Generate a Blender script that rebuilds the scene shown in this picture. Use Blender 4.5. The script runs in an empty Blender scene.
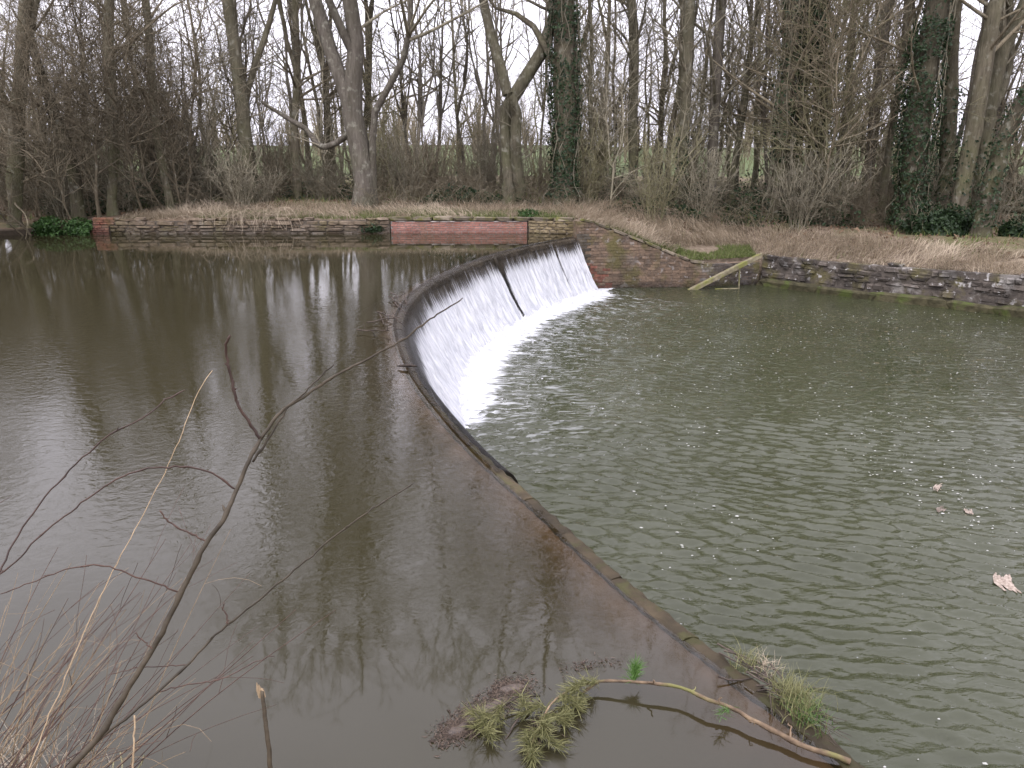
import bpy, bmesh, math, random
import numpy as np
from mathutils import Vector, Matrix

# ------------------------------------------------------------------ camera, sky, sun, exposure
sc = bpy.context.scene
COL = sc.collection
cam_d = bpy.data.cameras.new("camera")
cam = bpy.data.objects.new("camera", cam_d); COL.objects.link(cam)
cam.location = (0, 0, 2.6)
cam.rotation_euler = (math.radians(90 - 16.9), 0, 0)
cam_d.sensor_width = 36; cam_d.lens = 36 * 769 / 1024
cam_d.clip_start = 0.05; cam_d.clip_end = 3000
sc.camera = cam

SUN_EL, SUN_AZ = math.radians(48), math.radians(205)     # azimuth clockwise from +Y
world = bpy.data.worlds.new("World"); sc.world = world; world.use_nodes = True
wn = world.node_tree; wn.nodes.clear()
sky = wn.nodes.new("ShaderNodeTexSky"); sky.sky_type = 'NISHITA'; sky.sun_disc = False
sky.sun_elevation = SUN_EL; sky.sun_rotation = SUN_AZ
sky.air_density = 1.0; sky.dust_density = 3.0
hs = wn.nodes.new("ShaderNodeHueSaturation"); hs.inputs['Saturation'].default_value = 0.25
wn.links.new(sky.outputs[0], hs.inputs['Color'])
tcw = wn.nodes.new("ShaderNodeTexCoord")
mpw = wn.nodes.new("ShaderNodeMapping"); mpw.inputs['Scale'].default_value = (1, 1, 3.0)
wn.links.new(tcw.outputs['Generated'], mpw.inputs['Vector'])
nzw = wn.nodes.new("ShaderNodeTexNoise"); nzw.inputs['Scale'].default_value = 2.2
nzw.inputs['Detail'].default_value = 5
wn.links.new(mpw.outputs[0], nzw.inputs['Vector'])
crw = wn.nodes.new("ShaderNodeValToRGB")                  # overcast cloud layer
crw.color_ramp.elements[0].position = 0.3; crw.color_ramp.elements[0].color = (23.2, 22.5, 25.8, 1)
crw.color_ramp.elements[1].position = 0.7; crw.color_ramp.elements[1].color = (29.0, 28.1, 31.6, 1)
wn.links.new(nzw.outputs[0], crw.inputs[0])
mxw = wn.nodes.new("ShaderNodeMix"); mxw.data_type = 'RGBA'; mxw.inputs['Factor'].default_value = 0.85
# standard overcast sky: luminance (1 + 2 sin(elevation)) / 3 of the zenith's
spw = wn.nodes.new("ShaderNodeSeparateXYZ"); wn.links.new(tcw.outputs['Generated'], spw.inputs[0])
ovw = wn.nodes.new("ShaderNodeMapRange"); wn.links.new(spw.outputs['Z'], ovw.inputs[0])
ovw.inputs[1].default_value = 0; ovw.inputs[2].default_value = 1; ovw.inputs[3].default_value = 0.31; ovw.inputs[4].default_value = 1.0
mlw = wn.nodes.new("ShaderNodeVectorMath"); mlw.operation = 'SCALE'
wn.links.new(crw.outputs[0], mlw.inputs[0]); wn.links.new(ovw.outputs[0], mlw.inputs['Scale'])
wn.links.new(hs.outputs[0], mxw.inputs['A']); wn.links.new(mlw.outputs[0], mxw.inputs['B'])
bgw = wn.nodes.new("ShaderNodeBackground"); bgw.inputs['Strength'].default_value = 0.12
wn.links.new(mxw.outputs['Result'], bgw.inputs['Color'])
wo = wn.nodes.new("ShaderNodeOutputWorld"); wn.links.new(bgw.outputs[0], wo.inputs['Surface'])

sun_d = bpy.data.lights.new("sun", 'SUN'); sun_d.energy = 0.8; sun_d.angle = math.radians(35)
sun_d.color = (1.0, 0.97, 0.93)
sun = bpy.data.objects.new("sun", sun_d); COL.objects.link(sun)
sun.rotation_euler = (math.radians(90) - SUN_EL, 0, math.pi - SUN_AZ)
sc.view_settings.view_transform = 'Standard'; sc.view_settings.look = 'None'
sc.view_settings.exposure = 0.64; sc.view_settings.gamma = 1.0
sc.view_settings.use_curve_mapping = False
sc.cycles.max_bounces = 6; sc.cycles.transparent_max_bounces = 10
sc.cycles.caustics_reflective = False; sc.cycles.caustics_refractive = False

R = random.Random(7)
G = np.random.default_rng(11)

# ------------------------------------------------------------------ helpers: objects
def tag(o, label=None, cat=None, group=None, kind=None):
    if label: o['label'] = label
    if cat: o['category'] = cat
    if group: o['group'] = group
    if kind: o['kind'] = kind
    return o

def link(name, me, mat=None, parent=None, loc=(0, 0, 0)):
    o = bpy.data.objects.new(name, me); COL.objects.link(o)
    if mat is not None and me is not None and len(me.materials) == 0: me.materials.append(mat)
    o.location = loc
    if parent is not None: o.parent = parent
    return o

def empty(name, loc, label, cat, group=None, rz=0):
    o = bpy.data.objects.new(name, None); COL.objects.link(o)
    o.location = loc; o.rotation_euler = (0, 0, rz); o.empty_display_size = 0.2
    return tag(o, label, cat, group)

def copy_tree(root):
    c = root.copy(); COL.objects.link(c)
    for ch in root.children:
        d = ch.copy(); COL.objects.link(d); d.parent = c
    return c

def mesh_np(name, V, F, smooth=True):
    """V (n,3); F list of int arrays (m,k)"""
    me = bpy.data.meshes.new(name)
    V = np.asarray(V, np.float32)
    if not isinstance(F, list): F = [F]
    F = [np.asarray(f, np.int32) for f in F if len(f)]
    nl = sum(f.size for f in F); npoly = sum(len(f) for f in F)
    me.vertices.add(len(V)); me.vertices.foreach_set('co', V.ravel())
    me.loops.add(nl); me.polygons.add(npoly)
    me.loops.foreach_set('vertex_index', np.concatenate([f.ravel() for f in F]))
    tot = np.concatenate([np.full(len(f), f.shape[1], np.int32) for f in F])
    st = np.concatenate([[0], np.cumsum(tot)[:-1]]).astype(np.int32)
    me.polygons.foreach_set('loop_start', st)
    me.polygons.foreach_set('use_smooth', np.full(npoly, smooth))
    me.update(calc_edges=True); me.validate()
    return me

def point_attr(me, name, vals):
    a = me.attributes.new(name, 'FLOAT', 'POINT'); a.data.foreach_set('value', np.asarray(vals, np.float32))

def vec_attr(me, name, vals):
    a = me.attributes.new(name, 'FLOAT_VECTOR', 'POINT'); a.data.foreach_set('vector', np.asarray(vals, np.float32).ravel())

def grid_faces(nu, nv):
    i = np.arange(nu * nv).reshape(nu, nv)
    return np.stack([i[:-1, :-1], i[1:, :-1], i[1:, 1:], i[:-1, 1:]], -1).reshape(-1, 4)

def hash2(ix, iy, seed):
    h = (ix.astype(np.int64) * 374761393 + iy.astype(np.int64) * 668265263 + seed * 974711) & 0x7fffffff
    h = ((h ^ (h >> 13)) * 1274126177) & 0x7fffffff
    return ((h ^ (h >> 16)) & 0xffff) / 65535.0

def noise2(x, y, seed=0):
    x = np.asarray(x, float); y = np.asarray(y, float)
    ix = np.floor(x); iy = np.floor(y); fx = x - ix; fy = y - iy
    fx = fx * fx * (3 - 2 * fx); fy = fy * fy * (3 - 2 * fy)
    a = hash2(ix, iy, seed); b = hash2(ix + 1, iy, seed); c = hash2(ix, iy + 1, seed); d = hash2(ix + 1, iy + 1, seed)
    return (a * (1 - fx) + b * fx) * (1 - fy) + (c * (1 - fx) + d * fx) * fy

def fbm(x, y, seed=0, oct=4):
    s = 0; a = 0.5
    for k in range(oct):
        s = s + a * noise2(x * 2 ** k, y * 2 ** k, seed + k); a *= 0.5
    return s / (1 - 0.5 ** oct)

def sstep(a, b, x):
    t = np.clip((np.asarray(x, float) - a) / (b - a), 0, 1); return t * t * (3 - 2 * t)

def tubes(P, Rr, sides, cap=False):
    """P (N,K,3), Rr (N,K) -> V, F"""
    N, K, _ = P.shape
    T = np.gradient(P, axis=1); T /= np.linalg.norm(T, axis=2, keepdims=True) + 1e-9
    m = np.abs(T.mean(1)); ref = np.zeros((N, 3)); ref[np.arange(N), m.argmin(1)] = 1
    U = np.cross(T, ref[:, None, :]); U /= np.linalg.norm(U, axis=2, keepdims=True) + 1e-9
    W = np.cross(T, U)
    a = np.arange(sides) * 2 * math.pi / sides
    V = P[:, :, None, :] + Rr[:, :, None, None] * (np.cos(a)[:, None] * U[:, :, None, :] + np.sin(a)[:, None] * W[:, :, None, :])
    idx = np.arange(N * K * sides).reshape(N, K, sides)
    n = np.roll(idx, -1, 2)
    F = np.stack([idx[:, :-1], n[:, :-1], n[:, 1:], idx[:, 1:]], -1).reshape(-1, 4)
    V = V.reshape(-1, 3)
    if cap:
        Fc = idx[:, -1, :].reshape(N, sides)
        return V, [F, Fc, idx[:, 0, ::-1].reshape(N, sides)]
    return V, [F]

def join(parts):
    Vs = []; Fs = {}; off = 0
    for V, F in parts:
        for f in F:
            if len(f): Fs.setdefault(f.shape[1], []).append(f + off)
        Vs.append(V); off += len(V)
    return np.concatenate(Vs), [np.concatenate(f) for f in Fs.values()]

def resample(pts, n):
    pts = np.asarray(pts, float); d = np.concatenate([[0], np.cumsum(np.linalg.norm(np.diff(pts[:, :3], axis=0), axis=1))])
    # Catmull-Rom through the points
    t = np.linspace(0, d[-1], n); out = np.zeros((n, pts.shape[1]))
    k = np.clip(np.searchsorted(d, t, side='right') - 1, 0, len(pts) - 2)
    h = (d[k + 1] - d[k]) + 1e-9; u = ((t - d[k]) / h)[:, None]
    m = np.gradient(pts, d, axis=0) if len(pts) > 2 else np.repeat((pts[1:] - pts[:1]) / d[-1], 2, 0)
    p0, p1, m0, m1 = pts[k], pts[k + 1], m[k] * h[:, None], m[k + 1] * h[:, None]
    out = (2 * u**3 - 3 * u**2 + 1) * p0 + (u**3 - 2 * u**2 + u) * m0 + (-2 * u**3 + 3 * u**2) * p1 + (u**3 - u**2) * m1
    return out

# ------------------------------------------------------------------ helpers: materials
class NG:
    def __init__(s, name):
        s.m = bpy.data.materials.new(name); s.m.use_nodes = True; s.t = s.m.node_tree; s.t.nodes.clear()
        s.out = s.n('ShaderNodeOutputMaterial')
    def n(s, typ, inp=None, **kw):
        nd = s.t.nodes.new(typ)
        for k, v in kw.items(): setattr(nd, k, v)
        for k, v in (inp or {}).items(): s.set(nd.inputs[k], v)
        return nd
    def set(s, sock, v):
        if isinstance(v, bpy.types.NodeSocket): s.t.links.new(v, sock)
        elif isinstance(v, bpy.types.Node): s.t.links.new(v.outputs[0], sock)
        else:
            if sock.type == 'RGBA' and len(v) == 3: v = (*v, 1)
            sock.default_value = v
    def noise(s, vec, scale, detail=4, rough=0.55, dist=0.0):
        return s.n('ShaderNodeTexNoise', {'Vector': vec, 'Scale': scale, 'Detail': detail, 'Roughness': rough, 'Distortion': dist}).outputs[0]
    def ramp(s, f, stops):
        r = s.n('ShaderNodeValToRGB', {0: f}); e = r.color_ramp.elements
        while len(e) < len(stops): e.new(0.5)
        for q, (p, c) in zip(e, stops):
            q.position = p; q.color = (c, c, c, 1) if isinstance(c, (int, float)) else (*c, 1)
        return r.outputs[0]
    def mix(s, f, a, b):
        q = s.n('ShaderNodeMix', data_type='RGBA'); s.set(q.inputs['Factor'], f); s.set(q.inputs['A'], a); s.set(q.inputs['B'], b)
        return q.outputs['Result']
    def mul(s, f, a, b):
        q = s.n('ShaderNodeMix', data_type='RGBA', blend_type='MULTIPLY'); s.set(q.inputs['Factor'], f); s.set(q.inputs['A'], a); s.set(q.inputs['B'], b)
        return q.outputs['Result']
    def math(s, op, a, b=0.0, c=0.0):
        q = s.n('ShaderNodeMath', operation=op); s.set(q.inputs[0], a); s.set(q.inputs[1], b); s.set(q.inputs[2], c); return q.outputs[0]
    def mapr(s, v, a, b, c=0.0, d=1.0):
        return s.n('ShaderNodeMapRange', {0: v, 1: a, 2: b, 3: c, 4: d}, interpolation_type='SMOOTHSTEP').outputs[0]
    def scale(s, vec, sc_, rot=(0, 0, 0)):
        return s.n('ShaderNodeMapping', {'Vector': vec, 'Scale': sc_, 'Rotation': rot}).outputs[0]
    def pos(s): return s.n('ShaderNodeNewGeometry').outputs['Position']
    def obj(s): return s.n('ShaderNodeTexCoord').outputs['Object']
    def rnd(s): return s.n('ShaderNodeObjectInfo').outputs['Random']
    def xyz(s, v):
        q = s.n('ShaderNodeSeparateXYZ', {0: v}); return q.outputs
    def bump(s, h, dist, strength=1.0, normal=None):
        i = {'Height': h, 'Distance': dist, 'Strength': strength}
        if normal is not None: i['Normal'] = normal
        return s.n('ShaderNodeBump', i).outputs[0]
    def pr(s, col, rough=0.8, normal=None, spec=0.3, **kw):
        i = {'Base Color': col, 'Roughness': rough, 'Specular IOR Level': spec}
        if normal is not None: i['Normal'] = normal
        i.update(kw)
        return s.n('ShaderNodeBsdfPrincipled', i).outputs[0]
    def done(s, sh): s.set(s.out.inputs['Surface'], sh); return s.m

def mat_bark(name, c1, c2, green=(0.11, 0.12, 0.05), gtop=4.0, gamt=0.5, sc_=3.0):
    g = NG(name); p = g.pos(); o = g.obj()
    n1 = g.noise(g.scale(o, (sc_ * 2, sc_ * 2, sc_ * .35)), 2.0, 6)
    col = g.mix(g.ramp(n1, [(0.3, 0), (0.7, 1)]), c1, c2)
    n2 = g.noise(o, 1.3, 3)
    h = g.mapr(g.xyz(p)[2], 0.3, gtop, 1.0, 0.25)
    gf = g.math('MULTIPLY', g.math('MULTIPLY', g.ramp(n2, [(0.38, 0), (0.62, 1)]), h), gamt)
    col = g.mix(gf, col, green)
    v = g.mapr(g.rnd(), 0, 1, 0.72, 1.25)
    col = g.mul(1.0, col, g.n('ShaderNodeCombineColor', {0: v, 1: v, 2: v}).outputs[0])
    b = g.bump(g.noise(g.scale(o, (sc_ * 3, sc_ * 3, sc_ * .5)), 3.0, 5), 0.07)
    col = g.mix(g.ramp(g.noise(o, 5.0, 5), [(0.56, 0), (0.70, 0.6)]), col, (0.30, 0.29, 0.25))
    col = g.mix(g.ramp(g.noise(g.scale(o, (1, 1, .25)), 2.2, 4), [(0.48, 0), (0.72, 0.65)]), col, (0.05, 0.042, 0.032))
    return g.done(g.pr(g.mul(1.0, col, (1.03, 1.04, 0.98, 1)), 0.9, b, 0.15))

def mat_simple(name, c1, c2, scale=8, rough=0.85, rand=0.3, bump=0.01, spec=0.2, lo=.3, hi=.7, c3=None, s3=2.0):
    g = NG(name); o = g.pos()
    n1 = g.noise(o, scale, 6)
    col = g.mix(g.ramp(n1, [(lo, 0), (hi, 1)]), c1, c2)
    if c3: col = g.mix(g.ramp(g.noise(o, s3, 4), [(0.5, 0), (0.62, 1)]), col, c3)
    v = g.mapr(g.rnd(), 0, 1, 1 - rand, 1 + rand)
    col = g.mul(1.0, col, g.n('ShaderNodeCombineColor', {0: v, 1: v, 2: v}).outputs[0])
    col = g.mul(1.0, col, (0.84, 0.84, 0.84, 1))
    nb = g.bump(g.noise(o, scale * 2.5, 6), bump) if bump else None
    return g.done(g.pr(col, rough, nb, spec))

def mat_leaf(name, c1, c2, rough=0.5, island=True, transl=0.25):
    g = NG(name)
    r = g.n('ShaderNodeNewGeometry').outputs['Random Per Island'] if island else g.rnd()
    col = g.mul(1.0, g.mix(r, c1, c2), (0.84, 0.84, 0.84, 1))
    a = g.pr(col, rough, None, 0.3)
    t = g.n('ShaderNodeBsdfTranslucent', {'Color': col}).outputs[0]
    return g.done(g.n('ShaderNodeMixShader', {0: transl, 1: a, 2: t}).outputs[0])
# ------------------------------------------------------------------ materials
M = {}
M['bark'] = mat_bark('bark', (0.088, 0.078, 0.058), (0.18, 0.158, 0.12), gamt=0.8)
M['bark_smooth'] = mat_bark('bark_smooth', (0.105, 0.09, 0.078), (0.19, 0.165, 0.145), gamt=0.35)
M['bark_dark'] = mat_bark('bark_dark', (0.066, 0.056, 0.042), (0.138, 0.118, 0.09), gamt=0.6)
M['twig'] = mat_bark('twig', (0.19, 0.168, 0.128), (0.31, 0.275, 0.215), gamt=0.2)
M['twig_dark'] = mat_bark('twig_dark', (0.142, 0.116, 0.083), (0.255, 0.212, 0.158), gamt=0.15)
M['twig_green'] = mat_bark('twig_green', (0.18, 0.165, 0.095), (0.29, 0.26, 0.17), gamt=0.4)
M['ivy'] = mat_leaf('ivy', (0.012, 0.026, 0.010), (0.040, 0.070, 0.026))
M['ivy_bright'] = mat_leaf('ivy_bright', (0.022, 0.055, 0.011), (0.06, 0.125, 0.03))
M['straw'] = mat_leaf('straw', (0.27, 0.22, 0.15), (0.68, 0.57, 0.43), 0.8, transl=0.3)
M['grass'] = mat_leaf('grass', (0.08, 0.115, 0.028), (0.20, 0.23, 0.075), 0.6)
M['needle'] = mat_leaf('needle', (0.09, 0.095, 0.032), (0.26, 0.25, 0.11), 0.6)
M['needle_green'] = mat_leaf('needle_green', (0.05, 0.12, 0.02), (0.12, 0.22, 0.05), 0.6)

def mat_brick(name, c1, c2, moss, stain, lich=0.0, wet_z=-9):
    g = NG(name); p = g.pos()
    col = g.mix(g.rnd(), c1, c2)
    col = g.mix(g.ramp(g.noise(p, 9, 6), [(0.4, 0), (0.75, 0.7)]), col, stain)
    col = g.mix(g.ramp(g.noise(p, 1.6, 5), [(0.5, 0), (0.66, moss)]), col, (0.12, 0.105, 0.04))
    if lich: col = g.mix(g.ramp(g.noise(p, 5.5, 4), [(0.6, 0), (0.66, lich)]), col, (0.42, 0.40, 0.38)); col = g.mix(g.ramp(g.noise(p, 1.9, 5), [(0.56, 0), (0.66, lich * .7)]), col, (0.27, 0.25, 0.23)); col = g.mix(g.ramp(g.noise(g.scale(p, (1, 1, .6)), 1.2, 4), [(0.52, 0), (0.68, lich * .8)]), col, (0.035, 0.03, 0.026))
    col = g.mul(1.0, col, (0.86, 0.86, 0.86, 1))
    wet = g.mapr(g.xyz(p)[2], wet_z, wet_z + 0.3, 0.45, 1.0)
    col = g.mul(1.0, col, g.n('ShaderNodeCombineColor', {0: wet, 1: wet, 2: wet}).outputs[0])
    return g.done(g.pr(col, g.mapr(g.xyz(p)[2], wet_z, wet_z + 0.3, 0.3, 0.9), g.bump(g.noise(p, 18, 6), 0.025), 0.25))
M['red_brick'] = mat_brick('red_brick', (0.33, 0.145, 0.11), (0.47, 0.24, 0.19), 0.3, (0.25, 0.12, 0.095), 0.25, -0.1)
M['stained_brick'] = mat_brick('stained_brick', (0.12, 0.05, 0.036), (0.24, 0.10, 0.07), 0.4, (0.05, 0.03, 0.025), 0.2, -1.65)
M['old_brick'] = mat_brick('old_brick', (0.11, 0.078, 0.055), (0.23, 0.16, 0.11), 0.85, (0.06, 0.05, 0.04), 0.35, -1.65)
M['stub_brick'] = mat_brick('stub_brick', (0.15, 0.065, 0.045), (0.29, 0.125, 0.085), 0.5, (0.08, 0.042, 0.033), 0.2, 0.0)
M['buff_brick'] = mat_brick('buff_brick', (0.17, 0.13, 0.07), (0.29, 0.23, 0.14), 0.5, (0.10, 0.08, 0.05))
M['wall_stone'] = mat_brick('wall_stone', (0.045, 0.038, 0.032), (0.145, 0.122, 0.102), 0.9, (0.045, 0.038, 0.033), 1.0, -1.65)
M['bank_stone'] = mat_brick('bank_stone', (0.135, 0.10, 0.068), (0.25, 0.195, 0.14), 0.55, (0.085, 0.064, 0.044), 0.15, 0.0)
M['mortar'] = mat_simple('mortar', (0.10, 0.082, 0.06), (0.21, 0.175, 0.14), 9)
M['mortar_pale'] = mat_simple('mortar_pale', (0.22, 0.19, 0.17), (0.40, 0.36, 0.33), 12)
M['mortar_dark'] = mat_simple('mortar_dark', (0.045, 0.038, 0.03), (0.12, 0.098, 0.075), 8, bump=0.03)
M['footing'] = mat_simple('footing', (0.026, 0.024, 0.012), (0.075, 0.066, 0.036), 5, c3=(0.055, 0.068, 0.018), s3=2.2, bump=0.03)
M['coping'] = mat_simple('coping', (0.10, 0.082, 0.058), (0.21, 0.175, 0.13), 5, c3=(0.12, 0.115, 0.04), s3=3, bump=0.02)
M['wet_stone'] = mat_simple('wet_stone', (0.046, 0.038, 0.028), (0.10, 0.084, 0.063), 5, rough=0.5, spec=0.3, bump=0.015)
M['weir_lip'] = mat_simple('weir_lip', (0.026, 0.020, 0.011), (0.065, 0.049, 0.028), 6, rough=0.65, spec=0.15, bump=0.01, c3=(0.045, 0.042, 0.016), s3=5)
M['apron'] = mat_simple('apron', (0.085, 0.058, 0.042), (0.17, 0.12, 0.09), 4, rough=0.6, bump=0.01)
M['timber'] = mat_simple('timber', (0.11, 0.095, 0.058), (0.27, 0.235, 0.155), 7, c3=(0.16, 0.16, 0.05), s3=3, bump=0.01)
M['dead_wood'] = mat_simple('dead_wood', (0.028, 0.022, 0.018), (0.085, 0.066, 0.052), 20, bump=0.004)
M['pale_wood'] = mat_simple('pale_wood', (0.21, 0.15, 0.088), (0.38, 0.285, 0.18), 30, bump=0.003)
M['pine_bark'] = mat_simple('pine_bark', (0.11, 0.075, 0.05), (0.28, 0.20, 0.125), 22, c3=(0.20, 0.19, 0.07), s3=4, bump=0.004)
M['sapling_bark'] = mat_simple('sapling_bark', (0.028, 0.022, 0.014), (0.072, 0.056, 0.036), 25, bump=0.002, rough=0.6)
M['shoot'] = mat_simple('shoot', (0.035, 0.021, 0.016), (0.09, 0.054, 0.04), 25, bump=0.0, rough=0.55)
M['scum'] = mat_leaf('scum', (0.03, 0.021, 0.016), (0.125, 0.09, 0.065), 0.8, transl=0.05)
M['bark_piece'] = mat_simple('bark_piece', (0.13, 0.10, 0.075), (0.36, 0.30, 0.25), 40, bump=0.01)
M['fleck'] = mat_simple('fleck', (0.25, 0.25, 0.22), (0.5, 0.5, 0.47), 5, bump=0.0, rand=0)

# ground of the far bank and the fields behind
g = NG('ground'); p = g.pos(); px, py, pz = g.xyz(p)
litter = g.mix(g.ramp(g.noise(p, 6, 6), [(0.3, 0), (0.7, 1)]), (0.075, 0.055, 0.038), (0.18, 0.135, 0.095))
green = g.mix(g.ramp(g.noise(p, 3, 5), [(0.3, 0), (0.7, 1)]), (0.045, 0.062, 0.024), (0.095, 0.115, 0.05))
mossy = g.ramp(g.noise(p, 0.7, 4), [(0.45, 0), (0.62, 0.6)])
near = g.mix(mossy, litter, (0.085, 0.10, 0.032))
thatch = g.n('ShaderNodeAttribute', attribute_name='thatch').outputs['Fac']
near = g.mix(thatch, near, g.mix(g.ramp(g.noise(g.scale(p, (1, 3, 3)), 7, 6), [(0.3, 0), (0.7, 1)]), (0.10, 0.077, 0.054), (0.25, 0.20, 0.15)))
near = g.mix(g.n('ShaderNodeAttribute', attribute_name='mud').outputs['Fac'], near, (0.035, 0.028, 0.02))
fac = g.mapr(g.math('ADD', py, g.math('MULTIPLY', g.noise(p, 0.15, 2), 14.0)), 60, 66)
M['ground'] = g.done(g.pr(g.mix(fac, near, green), 0.95, g.bump(g.noise(p, 14, 6), 0.05), 0.1))
M['riverbed'] = mat_simple('riverbed', (0.05, 0.04, 0.025), (0.09, 0.07, 0.045), 2, bump=0.02)

# upper water: murky brown, mirror smooth by the banks, wind ripples in the middle; clear where shallow over the weir sill
def fresnel(g, nrm, ior=1.333): return g.n('ShaderNodeFresnel', {'IOR': ior, 'Normal': nrm}).outputs[0]
g = NG('upper_water'); p = g.pos(); x, y, z = g.xyz(p)
h1 = g.noise(g.scale(p, (2.7, 3.3, 1)), 3.6, 3, 0.55, 0.8)
h2 = g.noise(g.scale(p, (1.0, 0.5, 1)), 1.1, 2)
pat = g.ramp(g.noise(g.scale(p, (0.35, 0.16, 1)), 1.0, 3), [(0.36, 0.25), (0.6, 1.0)])
mask = g.math('MULTIPLY', g.mapr(y, 3.2, 5.2, 0.03, 1.0), g.mapr(y, 8, 19, 1.0, 0.10))
mask = g.math('MULTIPLY', mask, pat)
hh = g.math('ADD', g.math('MULTIPLY', h1, mask), g.math('MULTIPLY', h2, 0.12))
nrm = g.bump(hh, 0.0042)
sh = g.n('ShaderNodeAttribute', attribute_name='shallow').outputs['Fac']
murk_c = g.mix(g.noise(p, 0.35, 3), (0.0200, 0.0176, 0.0088), (0.026, 0.023, 0.0118))
murk = g.n('ShaderNodeBsdfDiffuse', {'Color': murk_c}).outputs[0]
clear = g.n('ShaderNodeBsdfTransparent', {'Color': (0.80, 0.70, 0.52)}).outputs[0]
body = g.n('ShaderNodeMixShader', {0: sh, 1: murk, 2: clear}).outputs[0]
gl = g.n('ShaderNodeBsdfGlossy', {'Color': (1, 1, 1, 1), 'Roughness': 0.03, 'Normal': nrm}).outputs[0]
M['upper_water'] = g.done(g.n('ShaderNodeMixShader', {0: fresnel(g, nrm), 1: body, 2: gl}).outputs[0])

# lower water: grey green, choppy, foam drifting away from the fall (fall = metres along the weir, metres away from it)
g = NG('lower_water'); p = g.pos(); x, y, z = g.xyz(p)
at = g.n('ShaderNodeAttribute', attribute_name='fall').outputs['Vector']
s_, d_, st_ = g.xyz(at)
b1 = g.noise(g.scale(p, (1.5, 3.3, 1), (0, 0, 0.3)), 2.0, 3, 0.5, 0.6)
nrm = g.bump(b1, 0.04)
vec = g.n('ShaderNodeCombineXYZ', {0: g.math('MULTIPLY', s_, 7.5), 1: g.math('MULTIPLY', d_, 1.1)}).outputs[0]
fn = g.noise(vec, 1.0, 6, 0.65, 0.4)
near_f = g.mapr(d_, 0.0, 1.5, 1.0, 0.0)
ff = g.math('ADD', fn, g.math('MULTIPLY', near_f, 0.62))
ff = g.math('ADD', ff, g.math('MULTIPLY', g.math('SUBTRACT', st_, 1.0), 0.75))
foam = g.mapr(ff, 0.80, 1.02)
fl = g.noise(g.scale(p, (1, 1.5, 1)), 16.0, 3, 0.6)
spots = g.math('MULTIPLY', g.mapr(fl, 0.70, 0.74), g.mapr(g.noise(p, 0.33, 3), 0.42, 0.62))
foam = g.math('MAXIMUM', foam, g.math('MULTIPLY', spots, 0.35))
vec2 = g.n('ShaderNodeCombineXYZ', {0: g.math('MULTIPLY', s_, 12.0), 1: g.math('MULTIPLY', d_, 1.6)}).outputs[0]
trail = g.math('MULTIPLY', g.mapr(g.noise(vec2, 1.0, 5, 0.6, 0.5), 0.50, 0.66), g.math('MULTIPLY', g.mapr(d_, 0.6, 3.6, 0.55, 0.0), st_))
foam = g.math('MAXIMUM', foam, trail)
murk_c = g.mix(g.ramp(g.noise(g.scale(p, (0.5, 1, 1)), 0.5, 3), [(0.35, 0), (0.65, 1)]), (0.029, 0.0318, 0.0155), (0.038, 0.0412, 0.0225))
body = g.n('ShaderNodeBsdfDiffuse', {'Color': g.mix(foam, murk_c, (0.48, 0.49, 0.50))}).outputs[0]
gl = g.n('ShaderNodeBsdfGlossy', {'Color': (1, 1, 1, 1), 'Roughness': 0.03, 'Normal': nrm}).outputs[0]
fr = g.math('MULTIPLY', fresnel(g, nrm), g.math('SUBTRACT', 1.0, foam))
M['lower_water'] = g.done(g.n('ShaderNodeMixShader', {0: fr, 1: body, 2: gl}).outputs[0])

# falling water: a clear film over the crest that breaks into white streaks
g = NG('falling_water')
at = g.n('ShaderNodeAttribute', attribute_name='fall').outputs['Vector']
s_, v_, st_ = g.xyz(at)
n1 = g.noise(g.n('ShaderNodeCombineXYZ', {0: g.math('MULTIPLY', s_, 16.0), 1: g.math('MULTIPLY', v_, 1.6)}).outputs[0], 1.0, 5, 0.6)
n2 = g.noise(g.n('ShaderNodeCombineXYZ', {0: g.math('MULTIPLY', s_, 30.0), 1: g.math('MULTIPLY', v_, 12.0)}).outputs[0], 1.0, 4, 0.6)
n3 = g.noise(g.n('ShaderNodeCombineXYZ', {0: g.math('MULTIPLY', s_, 0.8), 1: 3.0}).outputs[0], 1.0, 3, 0.6)
vv = g.math('ADD', g.math('SUBTRACT', v_, g.mapr(s_, 8, 13, 0.06, 0.0)), g.math('MULTIPLY', g.math('SUBTRACT', n3, 0.5), 0.2))
ramp = g.ramp(vv, [(q_, (c_ + 1) / 2) for q_, c_ in [(0.0, -0.95), (0.035, -0.7), (0.07, -0.18), (0.22, 0.0), (0.38, 0.38), (1.0, 0.66)]])
ramp = g.math('SUBTRACT', g.math('MULTIPLY', ramp, 2.0), 1.0)
w = g.math('ADD', g.math('ADD', g.math('MULTIPLY', n1, 0.75), g.math('MULTIPLY', n2, 0.35)), g.math('SUBTRACT', ramp, 0.25))
w = g.math('ADD', w, g.math('MULTIPLY', g.math('SUBTRACT', st_, 1.0), 1.3))
W = g.mapr(w, 0.22, 0.62)
n4 = g.noise(g.n('ShaderNodeCombineXYZ', {0: g.math('MULTIPLY', s_, 13.0), 1: g.math('MULTIPLY', v_, 2.2)}).outputs[0], 1.0, 6, 0.7, 0.8)
col = g.mix(g.ramp(n4, [(0.36, 0), (0.6, 1)]), (0.40, 0.41, 0.44), (0.64, 0.645, 0.655))
white = g.n('ShaderNodeMixShader', {0: 0.25, 1: g.n('ShaderNodeBsdfDiffuse', {'Color': col}).outputs[0],
        2: g.n('ShaderNodeBsdfTranslucent', {'Color': col}).outputs[0]}).outputs[0]
nr = g.bump(n1, 0.02)
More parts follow.
